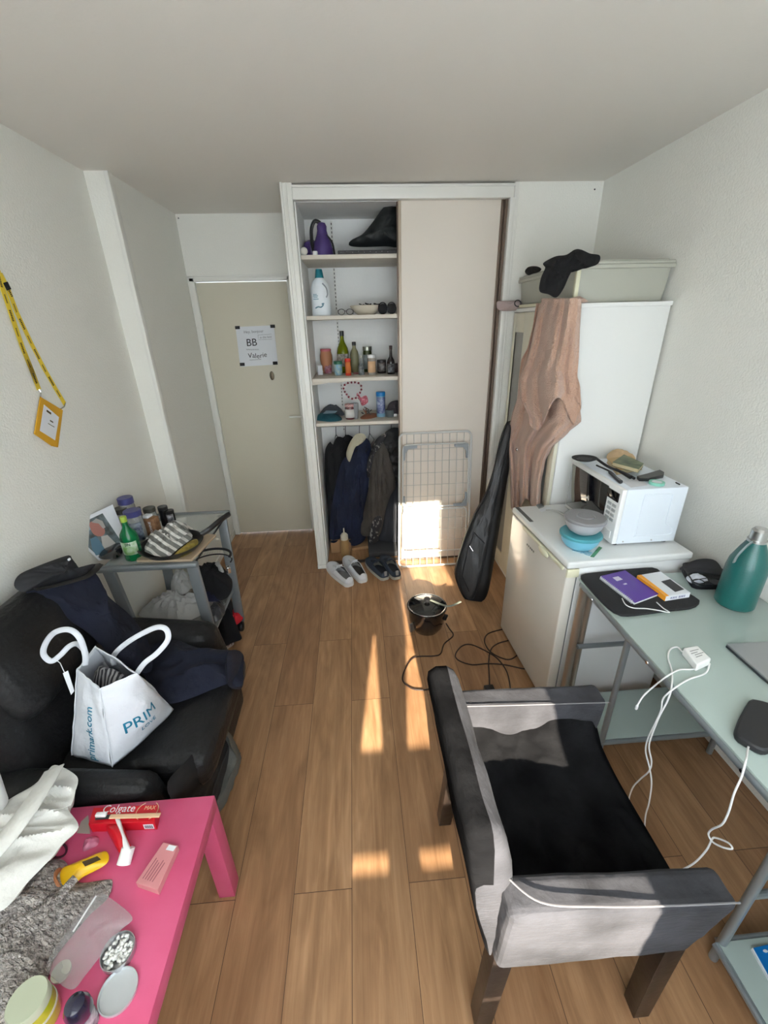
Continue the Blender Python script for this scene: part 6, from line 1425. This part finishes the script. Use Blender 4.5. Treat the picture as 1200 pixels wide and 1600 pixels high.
# pink carton
pkc = thing('pink_carton', 'small dusty pink carton near the right edge of the pink table', 'box', P(240, 1360, Z=PZ))
q = [P(x, y, Z=PZ+.022) for x, y in ((212, 1379), (246, 1391), (278, 1321), (255, 1316))]; q = [V((p.x, p.y, PZ)) for p in q]
part('carton', lambda b: b.prism(q, (0, 0, .022)), mat('dusty_pink', S(206, 136, 138), .55, bump=(40, .1)), pkc, bevel=.0008)
part('printed_lines', lambda b: [b.prism([q[0].lerp(q[3], .12+.0)+V((0, 0, .0223))+(q[1]-q[0])*(.15+.11*i), q[0].lerp(q[3], .12)+V((0, 0, .0223))+(q[1]-q[0])*(.18+.11*i), q[0].lerp(q[3], .62-.04*(i % 3))+V((0, 0, .0223))+(q[1]-q[0])*(.18+.11*i), q[0].lerp(q[3], .62-.04*(i % 3))+V((0, 0, .0223))+(q[1]-q[0])*(.15+.11*i)], (0, 0, .0002)) for i in range(5)], mat('plum_print', S(140, 80, 90), .6), pkc)
part('white_corner_label', lambda b: b.prism([q[3].lerp(q[2], a)+(q[0]-q[3])*c+V((0, 0, .0223)) for a, c in ((.45, .03), (.95, .03), (.95, .16), (.45, .16))], (0, 0, .0003)), paper, pkc)
# clear pouch
pou = thing('plastic_pouch', 'clear speckled plastic pouch lying half on the grey scarf', 'pouch', P(140, 1470, Z=PZ))
part('film', lambda b: pillow(b, PT([(153, 1396), (172, 1403), (207, 1433), (190, 1452), (160, 1490), (135, 1522), (114, 1546), (90, 1534), (72, 1508), (95, 1470), (125, 1425)], .030), (0, 0, 1), .012, .016, n=80, rings=12, fold=.008, fscale=(20, 20, 20)), mat('clear_film', S(190, 186, 186), .25, alpha=.33, coat=.5, bump=(120, .6)), pou)
part('pouch_seal', lambda b: b.tube(PT([(150, 1400), (114, 1456)], .050), .0022, 6), mat('seal_white', S(220, 220, 220), .3), pou)
part('round_cap', lambda b: b.lathe([(0, 0), (.018, 0), (.019, .008), (0, .010)], P(97, 1520, Z=PZ+.012), 20), mat('cream_disc', S(206, 204, 184), .5), pou)
# tin and lid
def tinring(c, r, h, b):
    b.lathe([(0, 0), (r, 0), (r*1.03, .003), (r*1.03, h), (r*.98, h), (r*.95, .004), (0, .003)], c, 40)
t1_ = P(187, 1491, Z=PZ); r1 = .034
tin = thing('round_tin', 'open round silver tin full of small white mints on the pink table', 'tin', t1_)
part('tin_wall', lambda b: tinring(t1_, r1, .018, b), mat('tin_silver', S(190, 190, 192), .3, .8), tin)
random.seed(11)
pelm = mat('mint_white', S(232, 232, 226), .5); k0 = 0
for i in range(85):
    a = random.uniform(0, 2*PI); rr = r1*.82*math.sqrt(random.random())
    c = t1_+V((rr*math.cos(a), rr*math.sin(a), .010+random.uniform(0, .007)))
    def pf_(b): b.ball(V((0, 0, 0)), .0042, 1, scale=(1.25, .9, .8))
    if i == 0:
        bmn = MB(); pf_(bmn); bmn.bm.verts.ensure_lookup_table()
        pm = bpy.data.meshes.new('mint'); bmn.bm.to_mesh(pm); bmn.bm.free(); pm.materials.append(pelm)
        for p_ in pm.polygons: p_.use_smooth = True
    o = bpy.data.objects.new('mint', pm); C.objects.link(o); o.location = c; o.rotation_euler = (random.uniform(-.5, .5), random.uniform(-.5, .5), random.uniform(0, 3))
    tag(o, 'tiny white mint in the open silver tin', 'mint', 'mints in the open tin')
t2_ = P(186, 1551, Z=PZ)
tl = ones('tin_lid', lambda b: tinring(t2_, .037, .010, b), mat('tin_lid_metal', S(206, 210, 212), .35, .5), 'upturned round silver lid next to the tin of mints', 'lid')
# green jar, deodorant
def slant(px, py, h): p = P(px, py, Z=PZ+h); return V((p.x, p.y, PZ))
gj = slant(42, 1562, .085); gjr = .036
gjt = thing('green_jar', 'squat jar of green and yellow cream with a pale lid at the bottom left corner', 'jar', gj)
part('jar_body', lambda b: b.lathe([(0, 0), (gjr*.94, 0), (gjr, .006), (gjr, .060), (gjr*.92, .068), (0, .068)], gj, 36), mat('lime_gel', S(168, 168, 30), .15, coat=.6), gjt)
part('band', lambda b: b.lathe([(gjr*.2, .034), (gjr*1.03, .034), (gjr*1.03, .040), (gjr*.2, .040)], gj, 36), mat('ivory_band', S(206, 206, 180), .5), gjt)
part('lid', lambda b: b.lathe([(0, .066), (gjr*1.0, .066), (gjr*1.0, .083), (gjr*.95, .087), (0, .087)], gj, 36), mat('sage_lid', S(176, 182, 156), .45), gjt)
dj = slant(116, 1568, .095); djr = .022
djt = thing('roll_on_deodorant', 'navy domed roll-on deodorant beside the green jar', 'deodorant', dj)
part('body', lambda b: b.lathe([(0, 0), (djr*.8, 0), (djr*.86, .004), (djr*.9, .045), (djr*.95, .055), (0, .055)], dj, 30), mat('white_navy_body', S(206, 204, 206), .4, var=(S(50, 50, 70), 60)), djt)
part('cap', lambda b: b.lathe([(0, .054), (djr, .054), (djr*1.06, .062), (djr*1.04, .080), (djr*.8, .094), (djr*.4, .100), (0, .101)], dj, 30), mat('navy_gloss_cap', S(26, 26, 50), .2, coat=.5), djt)
ones('clear_wrapper', lambda b: heap(b, PT([(130, 1330), (132, 1314), (142, 1307), (154, 1308), (153, 1320), (142, 1326)], .0005), .006, n=36, rings=6, fold=.006, fscale=(60, 60, 60)), mat('clear_pink_film', S(220, 140, 170), .2, alpha=.6), 'scrap of clear wrapping on the pink table left of the toothpaste tube', 'wrapper')
ones('hair_band', lambda b: b.tube([P(90+14*math.cos(a*PI/10), 1328+12*math.sin(a*PI/10), Z=PZ+.004) for a in range(20)], .0028, 6, closed=True), mat('maroon_elastic', S(70, 14, 36), .7), 'dark maroon hair band half under the cotton bag', 'hair band')
ones('grey_tag', lambda b: b.prism(PT([(120, 1302), (127, 1284), (138, 1274), (141, 1303)], .0005), (0, 0, .0015)), mat('taupe_card', S(160, 148, 138), .8), 'greyish cardboard triangle beside the toothpaste carton', 'card')

# ================================================================ lanyard on the wall
lx = XL+.004
def LP(x, y, o=0): return P(x, y, X=lx+o)
ly = thing('lanyard', 'yellow printed lanyard with an orange badge hanging on the left wall', 'lanyard', LP(75, 698))
yel = mat('lanyard_yellow', S(236, 206, 60), .6)
def lstrap(b, pts, w, o):
    pts = [LP(x, y, o) for x, y in pts]; n = len(pts)
    L_, R_ = [], []
    for i, p in enumerate(pts):
        t = (pts[min(i+1, n-1)]-pts[max(i-1, 0)]).normalized(); s = t.cross(V((1, 0, 0))).normalized()
        L_.append(p+s*w/2); R_.append(p-s*w/2)
    for i in range(n-1): b.prism([L_[i], L_[i+1], R_[i+1], R_[i]], (.0012, 0, 0))
s1 = [(-4, 421), (2, 445), (17, 490), (34, 540), (50, 580), (61, 609)]
s2 = [(0, 427), (11, 448), (26, 488), (48, 535), (70, 578), (86, 606), (101, 631)]
part('strap', lambda b: lstrap(b, s1, .024, .002), yel, ly)
part('strap', lambda b: lstrap(b, s2, .022, .0), yel, ly)
def words(b):
    for k, (pts, o) in enumerate(((s1, .0036), (s2, .0016))):
        P3 = [LP(x, y, o) for x, y in pts]
        cum = [0]
        for a, c in zip(P3, P3[1:]): cum.append(cum[-1]+(c-a).length)
        d = .02+.02*k; i2 = 0
        while d < cum[-1]-.05:
            ln = .040 if i2 % 2 == 0 else .030
            i = max(j for j in range(len(cum)-1) if cum[j] <= d); t = (P3[i+1]-P3[i]).normalized(); s = t.cross(V((1, 0, 0))).normalized()
            p = P3[i]+t*(d-cum[i]); m_ = 7
            for q_ in range(m_):
                a = p+t*(ln*q_/m_); e = p+t*(ln*(q_+.72)/m_); w = .0046 if i2 % 2 == 0 else .0028
                b.prism([a+s*w, e+s*w, e-s*w, a-s*w], (.0005, 0, 0))
            d += ln+.022; i2 += 1
part('printed_words', words, mat('brown_black_print', S(70, 56, 10), .6), ly)
ones('wall_hook', lambda b: b.tube([LP(-4, 421, 0), LP(-4, 421, .014), LP(-4, 417, .016)], .002, 6), steel, 'small hook at the left edge holding the yellow lanyard', 'hook')
part('slider', lambda b: lstrap(b, [(8, 441), (14, 453)], .026, .003), matt_black, ly)
part('clip', lambda b: (b.tube([LP(61, 608, .004), LP(64, 613, .006), LP(63, 620, .006)], .003, 6), b.tube([LP(102, 630, .004), LP(100, 636, .006), LP(95, 639, .006)], .003, 6)), chrome, ly)
bd = [(62, 620), (97, 641), (89.5, 699), (80, 697), (52.5, 678)]
part('badge_holder', lambda b: b.prism([LP(x, y, .003) for x, y in bd], (.004, 0, 0)), mat('badge_orange', S(214, 160, 36), .5), ly, bevel=.001)
part('badge_card', lambda b: b.prism([LP(x, y, .0076) for x, y in ((68.5, 632), (92, 652), (86, 688), (62, 673))], (.0008, 0, 0)), paper, ly)
part('badge_print', lambda b: [b.prism([LP(x, y, .0086) for x, y in z], (.0004, 0, 0)) for z in (((73, 640), (80, 645), (79.5, 648), (72.5, 643)), ((78, 656), (83, 659), (83, 661), (78, 658)), ((75, 661), (85, 667), (85, 668), (75, 662)))], mat('brown_black_print', (1, 1, 1)), ly)

# ================================================================ light
sun = bpy.data.lights.new('sun', 'SUN'); sun.energy = 26; sun.angle = math.radians(.6); sun.color = (1, .90, .74)
so_ = bpy.data.objects.new('sun', sun); C.objects.link(so_); so_.rotation_euler = (math.radians(68), 0, -math.atan(.045)); so_.location = (0, -4, 3)
w = bpy.data.worlds.new('sky'); bpy.context.scene.world = w; w.use_nodes = True
bgn = w.node_tree.nodes['Background']; bgn.inputs[0].default_value = (.80, .90, 1, 1); bgn.inputs[1].default_value = 10.6
pa = bpy.data.lights.new('window_portal', 'AREA'); pa.shape = 'RECTANGLE'; pa.size = 2.3; pa.size_y = 1.55; pa.cycles.is_portal = True
po_ = bpy.data.objects.new('window_portal', pa); C.objects.link(po_); po_.location = (.12, YB-.14, 1.23); po_.rotation_euler = (math.radians(90), 0, 0)
sc = bpy.context.scene
sc.view_settings.view_transform = 'Standard'; sc.view_settings.look = 'None'; sc.view_settings.gamma = 1; sc.view_settings.use_curve_mapping = False
sc.view_settings.exposure = -0.14
